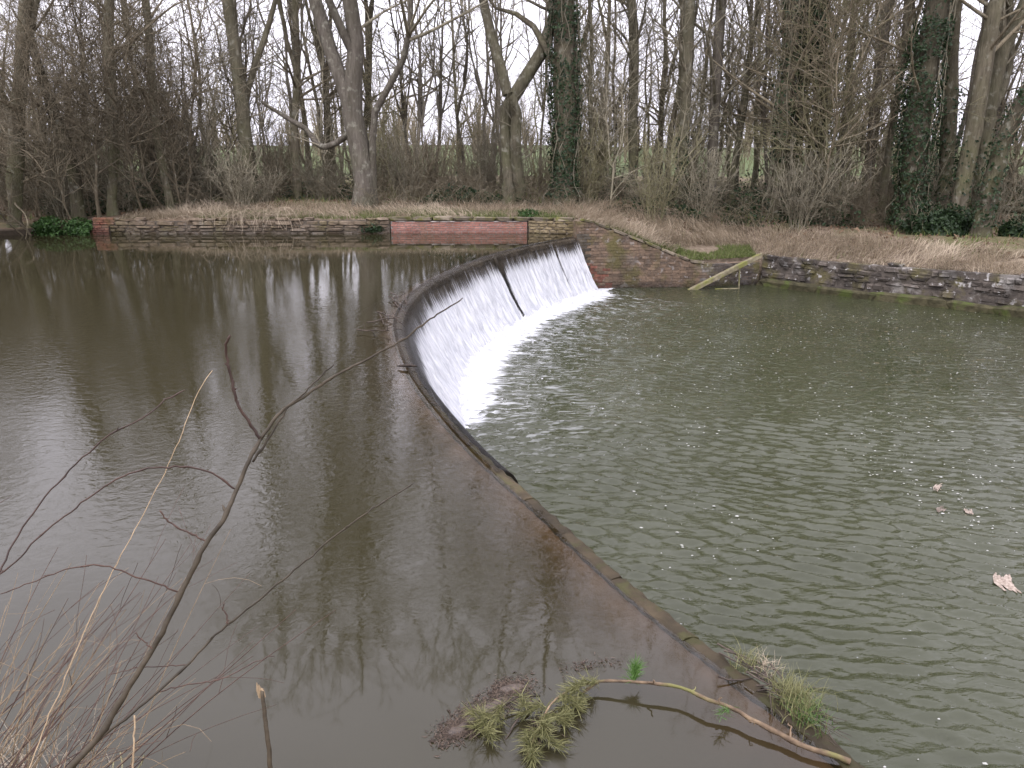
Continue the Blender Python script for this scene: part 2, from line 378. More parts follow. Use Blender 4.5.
film = g.n('ShaderNodeMixShader', {0: fresnel(g, nr), 1: g.n('ShaderNodeBsdfTransparent', {'Color': (0.86, 0.84, 0.80)}).outputs[0],
        2: g.n('ShaderNodeBsdfGlossy', {'Roughness': 0.3, 'Normal': nr, 'Color': (0.3, 0.3, 0.3, 1)}).outputs[0]}).outputs[0]
M['falling_water'] = g.done(g.n('ShaderNodeMixShader', {0: W, 1: film, 2: white}).outputs[0])
M['froth'] = mat_simple('froth', (0.42, 0.43, 0.46), (0.64, 0.645, 0.66), 7, rough=0.7, rand=0, bump=0.03)
TREES=[('forked', (-5.18, 28.0, 0.83), [[(0.004, 0.0, -0.3, 0.60375),(0.004, 0.0, 0.154, 0.483),(-0.064, 0.0, 1.448, 0.446),(-0.33, 0.0, 2.836, 0.446),(-0.405, 0.0, 3.29, 0.409),(-0.117, 0.0, 4.687, 0.353),(-0.143, 0.0, 5.92, 0.316),(-0.263, 0.0, 6.673, 0.297),(-0.575, 0.0, 9.173, 0.244),(-0.826, 0.0, 11.672, 0.19),(-1.026, 0.0, 14.171, 0.137),(-1.186, 0.0, 16.671, 0.083),(-1.314, 0.0, 19.17, 0.03)], [(-0.383, 0.0, 3.096, 0.334),(-0.763, 0.25, 4.396, 0.3),(-1.174, 0.5, 5.683, 0.284),(-1.526, 0.75, 6.805, 0.267),(-2.105, 1.162, 9.278, 0.219),(-2.568, 1.491, 11.751, 0.171),(-2.938, 1.755, 14.224, 0.123),(-3.235, 1.965, 16.697, 0.075),(-3.472, 2.134, 19.17, 0.027)], [(-0.199, 0.0, 4.998, 0.186),(-0.557, -0.25, 5.883, 0.166),(-0.781, -0.5, 6.586, 0.146),(-1.221, -0.992, 8.503, 0.12),(-1.573, -1.386, 10.419, 0.093),(-1.855, -1.701, 12.336, 0.067),(-2.08, -1.953, 14.253, 0.041),(-2.261, -2.155, 16.17, 0.015)], [(-0.319, 0.0, 2.444, 0.149),(-0.918, 0.25, 2.05, 0.131),(-1.478, 0.5, 1.884, 0.132),(-2.343, 0.75, 2.529, 0.114),(-2.984, 1.0, 2.908, 0.096),(-3.729, 1.25, 3.391, 0.058)], [(0.288, 0.0, 0.154, 0.167),(0.381, -0.25, 1.782, 0.147),(0.669, -0.5, 3.231, 0.146),(1.417, -0.75, 4.15, 0.127),(1.809, -1.0, 4.883, 0.125),(2.055, -1.25, 6.311, 0.106),(2.319, -1.518, 8.283, 0.087),(2.53, -1.733, 10.255, 0.068),(2.699, -1.904, 12.227, 0.049),(2.835, -2.041, 14.198, 0.03),(2.943, -2.151, 16.17, 0.011)]]),('twisting', (-0.07, 28.5, 0.84), [[(-0.002, 0.0, -0.3, 0.3775),(-0.002, 0.0, 0.15, 0.302),(-0.143, 0.0, 1.772, 0.284),(-0.245, 0.0, 2.945, 0.284),(-0.069, 0.0, 3.601, 0.284),(0.691, 0.0, 4.249, 0.265),(1.298, 0.0, 5.361, 0.265),(1.555, 0.0, 6.292, 0.246),(1.413, 0.0, 6.751, 0.227),(0.826, 0.0, 9.233, 0.186),(0.356, 0.0, 11.714, 0.145),(-0.019, 0.0, 14.196, 0.104),(-0.32, 0.0, 16.678, 0.064),(-0.56, 0.0, 19.16, 0.023)], [(-0.069, 0.0, 3.601, 0.227),(-0.449, 0.25, 4.915, 0.229),(-0.791, 0.5, 6.058, 0.212),(-0.964, 0.75, 6.882, 0.194),(-1.255, 1.173, 8.738, 0.159),(-1.488, 1.511, 10.593, 0.124),(-1.674, 1.781, 12.449, 0.089),(-1.823, 1.997, 14.304, 0.054),(-1.943, 2.17, 16.16, 0.019)], [(0.322, 0.0, 0.15, 0.265),(0.246, -0.25, 1.772, 0.244),(0.173, -0.5, 3.086, 0.223),(-0.032, -0.75, 3.553, 0.202)]]),('ivycolumn', (1.88, 28.0, 0.7), [[(0.002, 0.0, -0.3, 0.62625),(0.002, 0.0, 0.146, 0.501),(-0.088, 0.0, 2.901, 0.464),(-0.193, 0.0, 4.817, 0.446),(-0.264, 0.0, 6.803, 0.409),(-0.335, 0.0, 9.303, 0.335),(-0.391, 0.0, 11.802, 0.261),(-0.437, 0.0, 14.301, 0.188),(-0.473, 0.0, 16.801, 0.114),(-0.502, 0.0, 19.3, 0.041)], [(-0.255, 0.0, 4.503, 0.149),(-0.935, 0.25, 5.624, 0.131),(-1.441, 0.5, 6.278, 0.113),(-2.119, 0.75, 6.379, 0.076),(-3.594, 1.294, 8.363, 0.063),(-4.774, 1.729, 10.347, 0.049),(-5.718, 2.077, 12.332, 0.035),(-6.473, 2.356, 14.316, 0.021),(-7.077, 2.578, 16.3, 0.008)]]),('mossy', (-9.62, 29.0, 0.78), [[(0.001, 0.0, -0.3, 0.40875),(0.001, 0.0, 0.146, 0.327),(0.058, 0.0, 2.176, 0.308),(0.049, 0.0, 4.189, 0.288),(-0.096, 0.0, 5.802, 0.25),(-0.151, 0.0, 6.898, 0.231),(-0.248, 0.0, 9.363, 0.189),(-0.326, 0.0, 11.827, 0.148),(-0.389, 0.0, 14.291, 0.106),(-0.439, 0.0, 16.756, 0.065),(-0.479, 0.0, 19.22, 0.023)], [(0.089, 0.0, 3.193, 0.135),(0.598, 0.25, 4.867, 0.136),(1.067, 0.5, 6.192, 0.117),(1.314, 0.75, 7.03, 0.099),(1.713, 1.155, 8.868, 0.081),(2.033, 1.479, 10.706, 0.063),(2.288, 1.738, 12.544, 0.045),(2.493, 1.945, 14.382, 0.028),(2.657, 2.111, 16.22, 0.01)]]),('straightleft', (-13.74, 27.0, 0.42), [[(-0.004, 0.0, -0.3, 0.29125),(-0.004, 0.0, 0.153, 0.233),(0.338, 0.0, 2.192, 0.215),(0.57, 0.0, 4.385, 0.215),(0.779, 0.0, 6.182, 0.197),(0.922, 0.0, 6.908, 0.179),(1.128, 0.0, 8.242, 0.147),(1.292, 0.0, 9.577, 0.115),(1.424, 0.0, 10.911, 0.082),(1.529, 0.0, 12.246, 0.05),(1.614, 0.0, 13.58, 0.018)]]),('leanleft', (-14.65, 26.5, 0.39), [[(0.003, 0.0, -0.3, 0.35125000000000006),(0.003, 0.0, 0.155, 0.281),(-0.028, 0.0, 1.586, 0.264),(-0.21, 0.0, 2.848, 0.228),(-0.419, 0.0, 4.074, 0.193),(-0.633, 0.0, 5.558, 0.141),(-0.709, 0.0, 6.851, 0.123),(-0.74, 0.0, 7.502, 0.101),(-0.765, 0.0, 8.154, 0.079),(-0.785, 0.0, 8.806, 0.057),(-0.8, 0.0, 9.458, 0.034),(-0.813, 0.0, 10.11, 0.012)]]),('edgeleft', (-16.45, 25.8, -0.0), [[(0.002, 0.0, -0.3, 0.385),(0.002, 0.0, 0.146, 0.308),(0.29, 0.0, 1.68, 0.308),(0.701, 0.0, 3.522, 0.274),(1.156, 0.0, 5.288, 0.24),(1.623, 0.0, 6.98, 0.205),(1.752, 0.0, 7.584, 0.168),(1.854, 0.0, 8.188, 0.131),(1.937, 0.0, 8.792, 0.094),(2.003, 0.0, 9.396, 0.057),(2.055, 0.0, 10.0, 0.021)], [(1.094, 0.0, 5.288, 0.171),(1.686, 0.25, 6.461, 0.138),(1.826, 0.5, 7.206, 0.122),(1.863, 0.565, 7.464, 0.1),(1.892, 0.617, 7.723, 0.078),(1.916, 0.658, 7.982, 0.056),(1.934, 0.692, 8.241, 0.034),(1.949, 0.718, 8.5, 0.012)], [(0.669, 0.0, 3.522, 0.137),(0.521, -0.25, 4.397, 0.119),(0.29, -0.5, 5.517, 0.101)]]),('bowed', (-11.94, 27.5, 0.59), [[(-0.002, 0.0, -0.3, 0.22749999999999998),(-0.002, 0.0, 0.151, 0.182),(-0.078, 0.0, 1.693, 0.182),(-0.099, 0.0, 3.312, 0.164),(-0.03, 0.0, 4.567, 0.164),(0.046, 0.0, 6.086, 0.146),(0.083, 0.0, 6.826, 0.146),(0.12, 0.0, 7.743, 0.12),(0.149, 0.0, 8.659, 0.093),(0.173, 0.0, 9.576, 0.067),(0.191, 0.0, 10.493, 0.041),(0.206, 0.0, 11.41, 0.015)]]),('ivyfoot', (6.32, 30.0, 0.42), [[(0.004, 0.0, -0.3, 0.34875),(0.004, 0.0, 0.152, 0.279),(0.062, 0.0, 2.193, 0.259),(0.014, 0.0, 4.631, 0.259),(-0.019, 0.0, 7.273, 0.239),(-0.043, 0.0, 9.734, 0.196),(-0.062, 0.0, 12.196, 0.153),(-0.077, 0.0, 14.657, 0.11),(-0.089, 0.0, 17.119, 0.067),(-0.099, 0.0, 19.58, 0.024)]]),('slimpair', (7.73, 30.5, 0.61), [[(-0.001, 0.0, -0.3, 0.32875),(-0.001, 0.0, 0.155, 0.263),(-0.093, 0.0, 2.365, 0.243),(-0.133, 0.0, 4.825, 0.243),(-0.149, 0.0, 7.331, 0.223),(-0.161, 0.0, 9.743, 0.182),(-0.17, 0.0, 12.155, 0.142),(-0.178, 0.0, 14.566, 0.102),(-0.184, 0.0, 16.978, 0.062),(-0.189, 0.0, 19.39, 0.022)]]),('pale', (5.0, 33.0, 0.87), [[(-0.001, 0.0, -0.3, 0.32875),(-0.001, 0.0, 0.15, 0.263),(-0.086, 0.0, 2.91, 0.241),(-0.183, 0.0, 5.899, 0.241),(-0.335, 0.0, 7.509, 0.219),(-0.51, 0.0, 9.833, 0.179),(-0.65, 0.0, 12.157, 0.14),(-0.761, 0.0, 14.482, 0.101),(-0.851, 0.0, 16.806, 0.061),(-0.923, 0.0, 19.13, 0.022)]]),('twin', (9.56, 28.5, 0.1), [[(0.0, 0.0, -0.3, 0.3775),(0.0, 0.0, 0.147, 0.302),(0.013, 0.0, 2.512, 0.284),(0.053, 0.0, 4.828, 0.284),(0.025, 0.0, 7.338, 0.265),(0.002, 0.0, 9.851, 0.217),(-0.016, 0.0, 12.363, 0.169),(-0.031, 0.0, 14.875, 0.122),(-0.042, 0.0, 17.388, 0.074),(-0.051, 0.0, 19.9, 0.026)], [(0.897, 0.0, 0.254, 0.227),(0.634, 0.25, 2.512, 0.21),(0.679, 0.5, 4.869, 0.192),(0.57, 0.75, 7.622, 0.175),(0.512, 0.884, 9.478, 0.143),(0.465, 0.991, 11.333, 0.112),(0.428, 1.077, 13.189, 0.08),(0.398, 1.146, 15.044, 0.049),(0.374, 1.201, 16.9, 0.017)]]),('ivytop', (11.2, 28.7, 0.08), [[(0.001, 0.0, -0.3, 0.26125),(0.001, 0.0, 0.151, 0.209),(-0.132, 0.0, 2.532, 0.209),(-0.335, 0.0, 4.864, 0.19),(-0.701, 0.0, 7.392, 0.19),(-0.988, 0.0, 9.898, 0.156),(-1.218, 0.0, 12.403, 0.122),(-1.402, 0.0, 14.909, 0.088),(-1.549, 0.0, 17.414, 0.053),(-1.666, 0.0, 19.92, 0.019)], [(-0.37, 0.0, 4.864, 0.114),(-0.705, 0.25, 6.178, 0.115),(-0.863, 0.5, 7.477, 0.097),(-1.042, 0.783, 9.366, 0.079),(-1.185, 1.01, 11.254, 0.062),(-1.3, 1.191, 13.143, 0.045),(-1.391, 1.336, 15.031, 0.027),(-1.465, 1.453, 16.92, 0.01)]]),('slima', (12.93, 31.0, 0.2), [[(0.0, 0.0, -0.3, 0.20500000000000002),(0.0, 0.0, 0.15, 0.164),(-0.225, 0.0, 3.508, 0.164),(-0.492, 0.0, 7.663, 0.144),(-0.617, 0.0, 10.09, 0.118),(-0.716, 0.0, 12.518, 0.092),(-0.796, 0.0, 14.945, 0.066),(-0.86, 0.0, 17.373, 0.04),(-0.911, 0.0, 19.8, 0.014)]]),('slimb', (14.15, 31.5, 0.36), [[(0.004, 0.0, -0.3, 0.20875000000000002),(0.004, 0.0, 0.15, 0.167),(-0.155, 0.0, 3.366, 0.146),(-0.152, 0.0, 6.908, 0.146),(-0.123, 0.0, 7.756, 0.125),(-0.059, 0.0, 10.133, 0.103),(-0.008, 0.0, 12.51, 0.08),(0.033, 0.0, 14.886, 0.058),(0.066, 0.0, 17.263, 0.035),(0.092, 0.0, 19.64, 0.013)]]),('bigivy', (13.33, 26.5, -0.07), [[(0.002, 0.0, -0.3, 0.5275),(0.002, 0.0, 0.15, 0.422),(-0.143, 0.0, 2.681, 0.422),(-0.147, 0.0, 4.835, 0.387),(-0.008, 0.0, 7.169, 0.316),(0.114, 0.0, 9.749, 0.259),(0.212, 0.0, 12.329, 0.202),(0.29, 0.0, 14.91, 0.146),(0.353, 0.0, 17.49, 0.089),(0.403, 0.0, 20.07, 0.032)]]),('besideivy', (14.89, 27.2, -0.03), [[(-0.003, 0.0, -0.3, 0.33875),(-0.003, 0.0, 0.146, 0.271),(-0.122, 0.0, 2.964, 0.253),(-0.47, 0.0, 5.463, 0.235),(-0.671, 0.0, 7.248, 0.216),(-0.899, 0.0, 9.804, 0.178),(-1.082, 0.0, 12.361, 0.139),(-1.228, 0.0, 14.917, 0.1),(-1.345, 0.0, 17.474, 0.061),(-1.439, 0.0, 20.03, 0.022)]]),('leanright', (14.83, 26.2, 0.16), [[(-0.005, 0.0, -0.3, 0.34750000000000003),(-0.005, 0.0, 0.146, 0.278),(0.033, 0.0, 2.451, 0.261),(0.048, 0.0, 4.58, 0.243),(0.051, 0.0, 6.323, 0.226),(0.232, 0.0, 7.028, 0.209),(0.742, 0.0, 9.59, 0.171),(1.151, 0.0, 12.153, 0.133),(1.477, 0.0, 14.715, 0.096),(1.738, 0.0, 17.278, 0.058),(1.948, 0.0, 19.84, 0.021)]]),('spreadright', (16.5, 27.8, 0.26), [[(0.005, 0.0, -0.3, 0.3225),(0.005, 0.0, 0.149, 0.258),(-0.146, 0.0, 3.334, 0.24),(-0.097, 0.0, 4.924, 0.221),(0.28, 0.0, 6.46, 0.184),(0.464, 0.0, 7.208, 0.166),(0.943, 0.0, 9.715, 0.136),(1.325, 0.0, 12.221, 0.106),(1.632, 0.0, 14.727, 0.076),(1.877, 0.0, 17.234, 0.046),(2.073, 0.0, 19.74, 0.017)], [(-0.136, 0.0, 3.657, 0.147),(0.279, 0.25, 4.631, 0.13),(0.371, 0.5, 6.226, 0.113),(0.182, 0.75, 7.34, 0.095),(-0.064, 1.075, 9.22, 0.078),(-0.262, 1.335, 11.1, 0.061),(-0.419, 1.543, 12.98, 0.044),(-0.545, 1.709, 14.86, 0.027),(-0.646, 1.843, 16.74, 0.009)]]),('toppling', (14.82, 24.6, 0.51), [[(0.004, 0.0, -0.3, 0.30625),(0.004, 0.0, 0.152, 0.245),(0.135, 0.0, 1.659, 0.245),(0.311, 0.0, 2.682, 0.228),(0.696, 0.0, 3.82, 0.212),(1.309, 0.0, 5.198, 0.179)]])]
TW={'main': [(-0.951, 1.228, 1.309, 0.0111), (-0.908, 1.282, 1.386, 0.0108), (-0.863, 1.327, 1.429, 0.0105), (-0.821, 1.38, 1.501, 0.0101), (-0.771, 1.435, 1.578, 0.0098), (-0.73, 1.493, 1.666, 0.0094), (-0.686, 1.552, 1.757, 0.009), (-0.652, 1.599, 1.808, 0.0086), (-0.64, 1.642, 1.848, 0.0081), (-0.613, 1.694, 1.915, 0.0077), (-0.606, 1.731, 1.933, 0.0072)], 'right': [(-0.606, 1.731, 1.933, 0.0066), (-0.567, 1.776, 1.986, 0.0062), (-0.508, 1.815, 2.02, 0.0058), (-0.45, 1.855, 2.055, 0.0054), (-0.388, 1.892, 2.081, 0.0049), (-0.323, 1.93, 2.111, 0.0045), (-0.275, 1.965, 2.132, 0.004), (-0.21, 2.008, 2.176, 0.0035), (-0.159, 2.045, 2.201, 0.003), (-0.134, 2.077, 2.212, 0.0025)], 'right2': [(-0.62, 1.706, 1.887, 0.0048), (-0.581, 1.747, 1.945, 0.0044), (-0.549, 1.786, 1.996, 0.0039), (-0.508, 1.819, 2.032, 0.0035), (-0.476, 1.851, 2.061, 0.003), (-0.449, 1.881, 2.084, 0.0025)], 'up': [(-0.606, 1.731, 1.933, 0.006), (-0.627, 1.735, 1.975, 0.0058), (-0.648, 1.738, 2.012, 0.0056), (-0.664, 1.747, 2.072, 0.0053), (-0.673, 1.757, 2.133, 0.0051), (-0.673, 1.756, 2.158, 0.0049), (-0.66, 1.756, 2.186, 0.0047)], 'arch': [(-0.654, 1.678, 1.827, 0.0036), (-0.724, 1.665, 1.884, 0.0034), (-0.804, 1.64, 1.902, 0.0033), (-0.866, 1.61, 1.9, 0.0032), (-0.912, 1.574, 1.88, 0.0031), (-0.963, 1.533, 1.845, 0.0029), (-1.011, 1.493, 1.811, 0.0028), (-1.042, 1.452, 1.776, 0.0027), (-1.107, 1.406, 1.725, 0.0026)], 'spur': [(-0.706, 1.597, 1.733, 0.0032), (-0.757, 1.596, 1.764, 0.003), (-0.79, 1.594, 1.791, 0.0027), (-0.801, 1.591, 1.817, 0.0025)], 'low': [(-0.738, 1.509, 1.651, 0.0031), (-0.774, 1.49, 1.685, 0.0029), (-0.82, 1.471, 1.721, 0.0027), (-0.876, 1.453, 1.756, 0.0024), (-0.93, 1.425, 1.763, 0.0022), (-0.983, 1.392, 1.752, 0.002), (-1.032, 1.36, 1.744, 0.0018)], 's1': [(-0.768, 1.405, 1.583, 0.0021), (-0.784, 1.402, 1.607, 0.0019), (-0.794, 1.398, 1.629, 0.0016)], 'B': [(-1.01, 1.366, 1.247, 0.0055), (-0.958, 1.429, 1.3, 0.0053), (-0.883, 1.492, 1.348, 0.0051), (-0.848, 1.543, 1.362, 0.0049), (-0.795, 1.601, 1.395, 0.0047), (-0.749, 1.66, 1.433, 0.0044), (-0.657, 1.725, 1.491, 0.0042), (-0.556, 1.793, 1.559, 0.0039), (-0.475, 1.856, 1.61, 0.0036), (-0.389, 1.918, 1.656, 0.0033), (-0.35, 1.967, 1.663, 0.0029), (-0.278, 2.023, 1.689, 0.0026)], 'B1': [(-0.713, 1.672, 1.463, 0.0028), (-0.718, 1.679, 1.487, 0.0025), (-0.725, 1.684, 1.503, 0.0023), (-0.72, 1.687, 1.513, 0.002)], 'B2': [(-0.854, 1.555, 1.353, 0.0024), (-0.787, 1.586, 1.352, 0.0022), (-0.733, 1.614, 1.341, 0.0021), (-0.696, 1.645, 1.341, 0.0019), (-0.656, 1.678, 1.346, 0.0017), (-0.616, 1.709, 1.344, 0.0016)], 'B3': [(-0.803, 1.616, 1.383, 0.0022), (-0.854, 1.587, 1.402, 0.0019), (-0.899, 1.557, 1.419, 0.0017), (-0.941, 1.524, 1.425, 0.0014)], 'C': [(-1.12, 1.199, 1.388, 0.0034), (-1.125, 1.278, 1.509, 0.0033), (-1.114, 1.359, 1.637, 0.0032), (-1.079, 1.435, 1.75, 0.0031), (-1.077, 1.489, 1.789, 0.003), (-1.05, 1.548, 1.846, 0.0029), (-1.016, 1.604, 1.893, 0.0028), (-0.931, 1.669, 1.97, 0.0027), (-0.864, 1.72, 2.001, 0.0025), (-0.839, 1.768, 2.022, 0.0024), (-0.808, 1.814, 2.033, 0.0022)], 'D': [(-1.211, 1.526, 1.088, 0.003), (-1.175, 1.584, 1.202, 0.0028), (-1.143, 1.636, 1.294, 0.0027), (-1.092, 1.699, 1.426, 0.0026), (-1.027, 1.765, 1.569, 0.0024), (-0.973, 1.821, 1.675, 0.0023), (-0.912, 1.882, 1.799, 0.0021), (-0.869, 1.939, 1.91, 0.002), (-0.835, 1.989, 1.999, 0.0018), (-0.819, 2.02, 2.026, 0.0016)], 'stick': [(-0.811, 2.089, 0.531, 0.0135), (-0.827, 2.143, 0.688, 0.0124), (-0.839, 2.173, 0.764, 0.0113), (-0.852, 2.204, 0.841, 0.0102)], 'd2': [(-1.084, 1.784, 0.904, 0.0043), (-1.081, 1.809, 0.986, 0.0039), (-1.079, 1.83, 1.054, 0.0036)], 'pine': [(1.49, 2.759, 0.02), (1.443, 2.778, 0.03), (1.316, 2.832, 0.035), (1.236, 2.9, 0.04), (1.152, 2.959, 0.05), (1.055, 3.047, 0.06), (0.948, 3.098, 0.07), (0.841, 3.184, 0.07), (0.723, 3.214, 0.07), (0.54, 3.249, 0.06), (0.431, 3.254, 0.05), (0.379, 3.227, 0.03), (0.311, 3.186, 0.01)], 'pine2': [(0.442, 3.262, 0.05), (0.312, 3.209, 0.05), (0.21, 3.147, 0.03), (0.157, 3.042, 0.03), (0.106, 2.923, 0.02), (0.072, 2.811, 0.01)], 'pine3': [(0.138, 3.176, 0.03), (0.039, 3.144, 0.05), (-0.034, 3.099, 0.04), (-0.104, 3.022, 0.03), (-0.157, 2.934, 0.01)], 'pine4': [(0.138, 3.171, 0.01), (0.062, 3.075, 0.02), (0.0, 2.979, 0.01), (-0.032, 2.914, 0.0)], 'sprig': [(0.604, 3.241, 0.06), (0.628, 3.313, 0.1)]}
# ------------------------------------------------------------------ plan of the place (metres; upper water z = 0, pool below the weir z = -1.65)
ZL = -1.65
CREST = np.array([(1.72, 2.2), (1.56, 2.78), (1.21, 3.42), (0.85, 4.07), (0.22, 5.44), (-0.27, 6.5), (-0.66, 7.53), (-1.12, 8.95), (-1.53, 10.7),
                  (-1.77, 12.16), (-1.83, 13.5), (-1.70, 15.43), (-1.40, 16.85), (-0.94, 18.6), (-0.26, 20.45), (0.5, 22.05), (1.66, 23.85), (2.0, 24.35)])
CR = resample(CREST, 320)                       # outer (downstream) edge of the weir crest
sd = np.concatenate([[0], np.cumsum(np.linalg.norm(np.diff(CR, axis=0), axis=1))]); SLEN = sd[-1]
tg = np.gradient(CR, axis=0); tg /= np.linalg.norm(tg, axis=1, keepdims=True)
NO = np.stack([tg[:, 1], -tg[:, 0]], 1)          # downstream normal
def crest(s): return np.stack([np.interp(s, sd, CR[:, 0]), np.interp(s, sd, CR[:, 1])], -1)
def cnorm(s):
    n = np.stack([np.interp(s, sd, NO[:, 0]), np.interp(s, sd, NO[:, 1])], -1); return n / np.linalg.norm(n, axis=-1, keepdims=True)
def cwidth(s): return 0.115 + 0.05 * sstep(4, 13, s)          # crest width
def ctop(s): return 0.006 - 0.039 * sstep(3.5, 7, s)         # crest height against the upper water
def flow(s): return sstep(4.4, 6.6, s) * (1 - 0.62 * np.exp(-((s - (SLEN - 5.05)) / 0.12) ** 2)) * (1 - 0.3 * np.exp(-((s - (SLEN - 1.5)) / 0.05) ** 2))

XF = [-400, -60, -22, -16, -13.5, -4.6, -4.0, 0.5, 1.9, 2.3, 3.4, 4.4, 5.7, 6.4, 7.5, 8.2, 13.75, 22, 60, 400]
YF = [20, 23.8, 24.3, 24.9, 25.5, 25.6, 25.9, 25.9, 25.4, 24.85, 24.95, 25.0, 25.1, 25.3, 25.6, 25.8, 20.6, 12.9, -20, -60]
ZF = [0.1, 0.1, 0.12, 0.12, 0.40, .45, .47, .47, .47, .40, .02, -.36, -.88, -.87, -.84, -.80, -.64, -.6, -.6, -.5]
XP = [-400, -30, -16, -13, -10, -2, 4, 6.5, 8, 11, 14, 22, 400]
ZP = [.6, .4, .3, .58, .76, .78, .70, .45, .25, .08, -.05, -.1, .3]
def gz(x, y):
    x = np.asarray(x, float); y = np.asarray(y, float)
    v = y - np.interp(x, XF, YF)
    zf = np.interp(x, XF, ZF); zp = np.interp(x, XP, ZP)
    z = zf + (zp - zf) * sstep(-0.8, 3.6, v)
    z = z + (0.85 - zp) * sstep(4, 22, v)
    z = z + (fbm(x * 0.7, y * 0.7, 3) - 0.5) * 0.22 * sstep(0.3, 2.5, v) * (1 - 0.5 * sstep(20, 40, v))
    z = z + 5.0 * sstep(90, 420, v) * noise2(x * 0.006 + 7, y * 0.004, 5)
    return z

# riverbed under everything
b = mesh_np('riverbed', [(-700, -300, -3.2), (700, -300, -3.2), (700, 900, -3.2), (-700, 900, -3.2)], np.array([[0, 1, 2, 3]]))
tag(link('riverbed', b, M['riverbed']), kind='structure')
# far bank, wood floor and the fields behind
xs = np.unique(np.concatenate([np.linspace(-40, 40, 320), XF, -40 - 360 * np.linspace(0, 1, 26) ** 1.8, 40 + 360 * np.linspace(0, 1, 26) ** 1.8]))
vs = np.concatenate([np.linspace(0, 12, 60), 12 + 18 * np.linspace(0, 1, 30)[1:], 30 + 600 * np.linspace(0, 1, 40)[1:] ** 2])
XX, VV = np.meshgrid(xs, vs, indexing='ij'); YY = np.interp(XX, XF, YF) + VV
ZZ = gz(XX, YY)
V = np.stack([XX, YY, ZZ], -1)
skirt = V[:, :1].copy(); skirt[:, :, 2] = -3.0
V = np.concatenate([skirt, V], 1)
me = mesh_np('far_bank_ground', V.reshape(-1, 3), grid_faces(V.shape[0], V.shape[1]))
th = (1 - sstep(1.4, 2.8, VV + 1.6 * (fbm(XX * .8, YY * .8, 13) - .5))) * sstep(-11.5, -9.5, XX) * .9
point_attr(me, 'mud', np.concatenate([np.ones((len(xs), 1)), (1 - sstep(-.1, .8, VV)) * (1 - sstep(-12.9, -12.2, XX))], 1).ravel())
point_attr(me, 'thatch', np.concatenate([np.zeros((len(xs), 1)), th], 1).ravel())
tag(link('far_bank_ground', me, M['ground']), kind='structure')
# near bank that the photographer stands on
XN = [-120, -12, -4, -2.6, -1.9, -1.2, 0, 1.2, 1.75, 2.1, 3.0, 6, 14, 60]
YN = [2.0, 2.6, 2.95, 2.95, 2.75, 2.45, 2.25, 2.3, 2.45, 2.35, 1.9, 1.2, -1.5, -22]
xs = np.unique(np.concatenate([np.linspace(-8, 8, 120), XN])); vs = np.concatenate([np.linspace(0, 3, 34), 3 + 90 * np.linspace(0, 1, 14)[1:] ** 1.5])
XX, VV = np.meshgrid(xs, vs, indexing='ij'); YY = np.interp(XX, XN, YN) - VV
lo = np.where(XX > 1.9, -1.85, -0.35)
ZZ = lo + (1.0 - lo) * sstep(-0.35, 2.3, VV) + (fbm(XX * 2, YY * 2, 9) - 0.5) * 0.15
V = np.stack([XX, YY, ZZ], -1); sk = V[:, :1].copy(); sk[:, :, 2] = -3.1; V = np.concatenate([sk, V], 1)
tag(link('near_bank_ground', mesh_np('near_bank_ground', V.reshape(-1, 3), grid_faces(*V.shape[:2])[:, ::-1]), M['ground']), kind='structure')

# upper water
ys = np.concatenate([[-12, -4, 0, 1.5], CR[::2, 1], [24.6, 25.2, 26.6, 30]])
ss = np.interp(ys, CR[:, 1], sd)
xe = np.interp(ys, CR[:, 1], CR[:, 0]) - np.where((ys > 2.3) & (ys < 24.3), cwidth(ss) / np.maximum(0.35, np.interp(ys, CR[:, 1], NO[:, 0])) * 0.55, 0.1)
ws = np.concatenate([[0, .05, .1, .17, .25, .35, .5, .7, .9, 1.2, 1.6, 2.2, 3, 4, 6, 9, 13, 20, 40, 80, 140, 400]])
X = xe[:, None] - ws[None, :]; Y = np.repeat(ys[:, None], len(ws), 1)
V = np.stack([X, Y, np.zeros_like(X)], -1)
me = mesh_np('upper_water', V.reshape(-1, 3), grid_faces(*V.shape[:2]))
wob = fbm(X * 2.2, Y * 2.2, 21)
shl = np.exp(-np.maximum(0, np.repeat(ws[None], len(ys), 0) * np.interp(ys, CR[:, 1], NO[:, 0])[:, None]) * (1.6 + 2.6 * wob)) * 0.92
point_attr(me, 'shallow', shl.ravel())
tag(link('upper_water', me, M['upper_water']), kind='structure')

# lower pool with real wavelets
xs = np.concatenate([np.arange(-2.2, 9, 0.036), np.arange(9, 15, 0.075), 15 + 60 * np.linspace(0, 1, 50)[1:] ** 1.6, [200]])
ysl = np.concatenate([[-60, -20, -6, -1], np.arange(2.6, 12, 0.032), np.arange(12, 26.4, 0.075)])
XX, YY = np.meshgrid(xs, ysl, indexing='ij')
prof_d = 0.95                                                  # the fall lands this far out from the crest
sb = np.linspace(0, SLEN, 400); BP = crest(sb) + cnorm(sb) * prof_d
P2 = np.stack([XX.ravel(), YY.ravel()], 1); best = np.full(len(P2), 1e9); bi = np.zeros(len(P2), int)
for k0 in range(0, len(P2), 20000):
    q = P2[k0:k0 + 20000]; d2 = ((q[:, None, :] - BP[None]) ** 2).sum(-1); i = d2.argmin(1); bi[k0:k0 + 20000] = i; best[k0:k0 + 20000] = np.sqrt(d2[np.arange(len(q)), i])
rel = P2 - BP[bi]; side = (rel * cnorm(sb)[bi]).sum(1); dist = np.where(side < 0, 0, best)
Z = np.zeros(len(P2)); rw = np.random.default_rng(5)
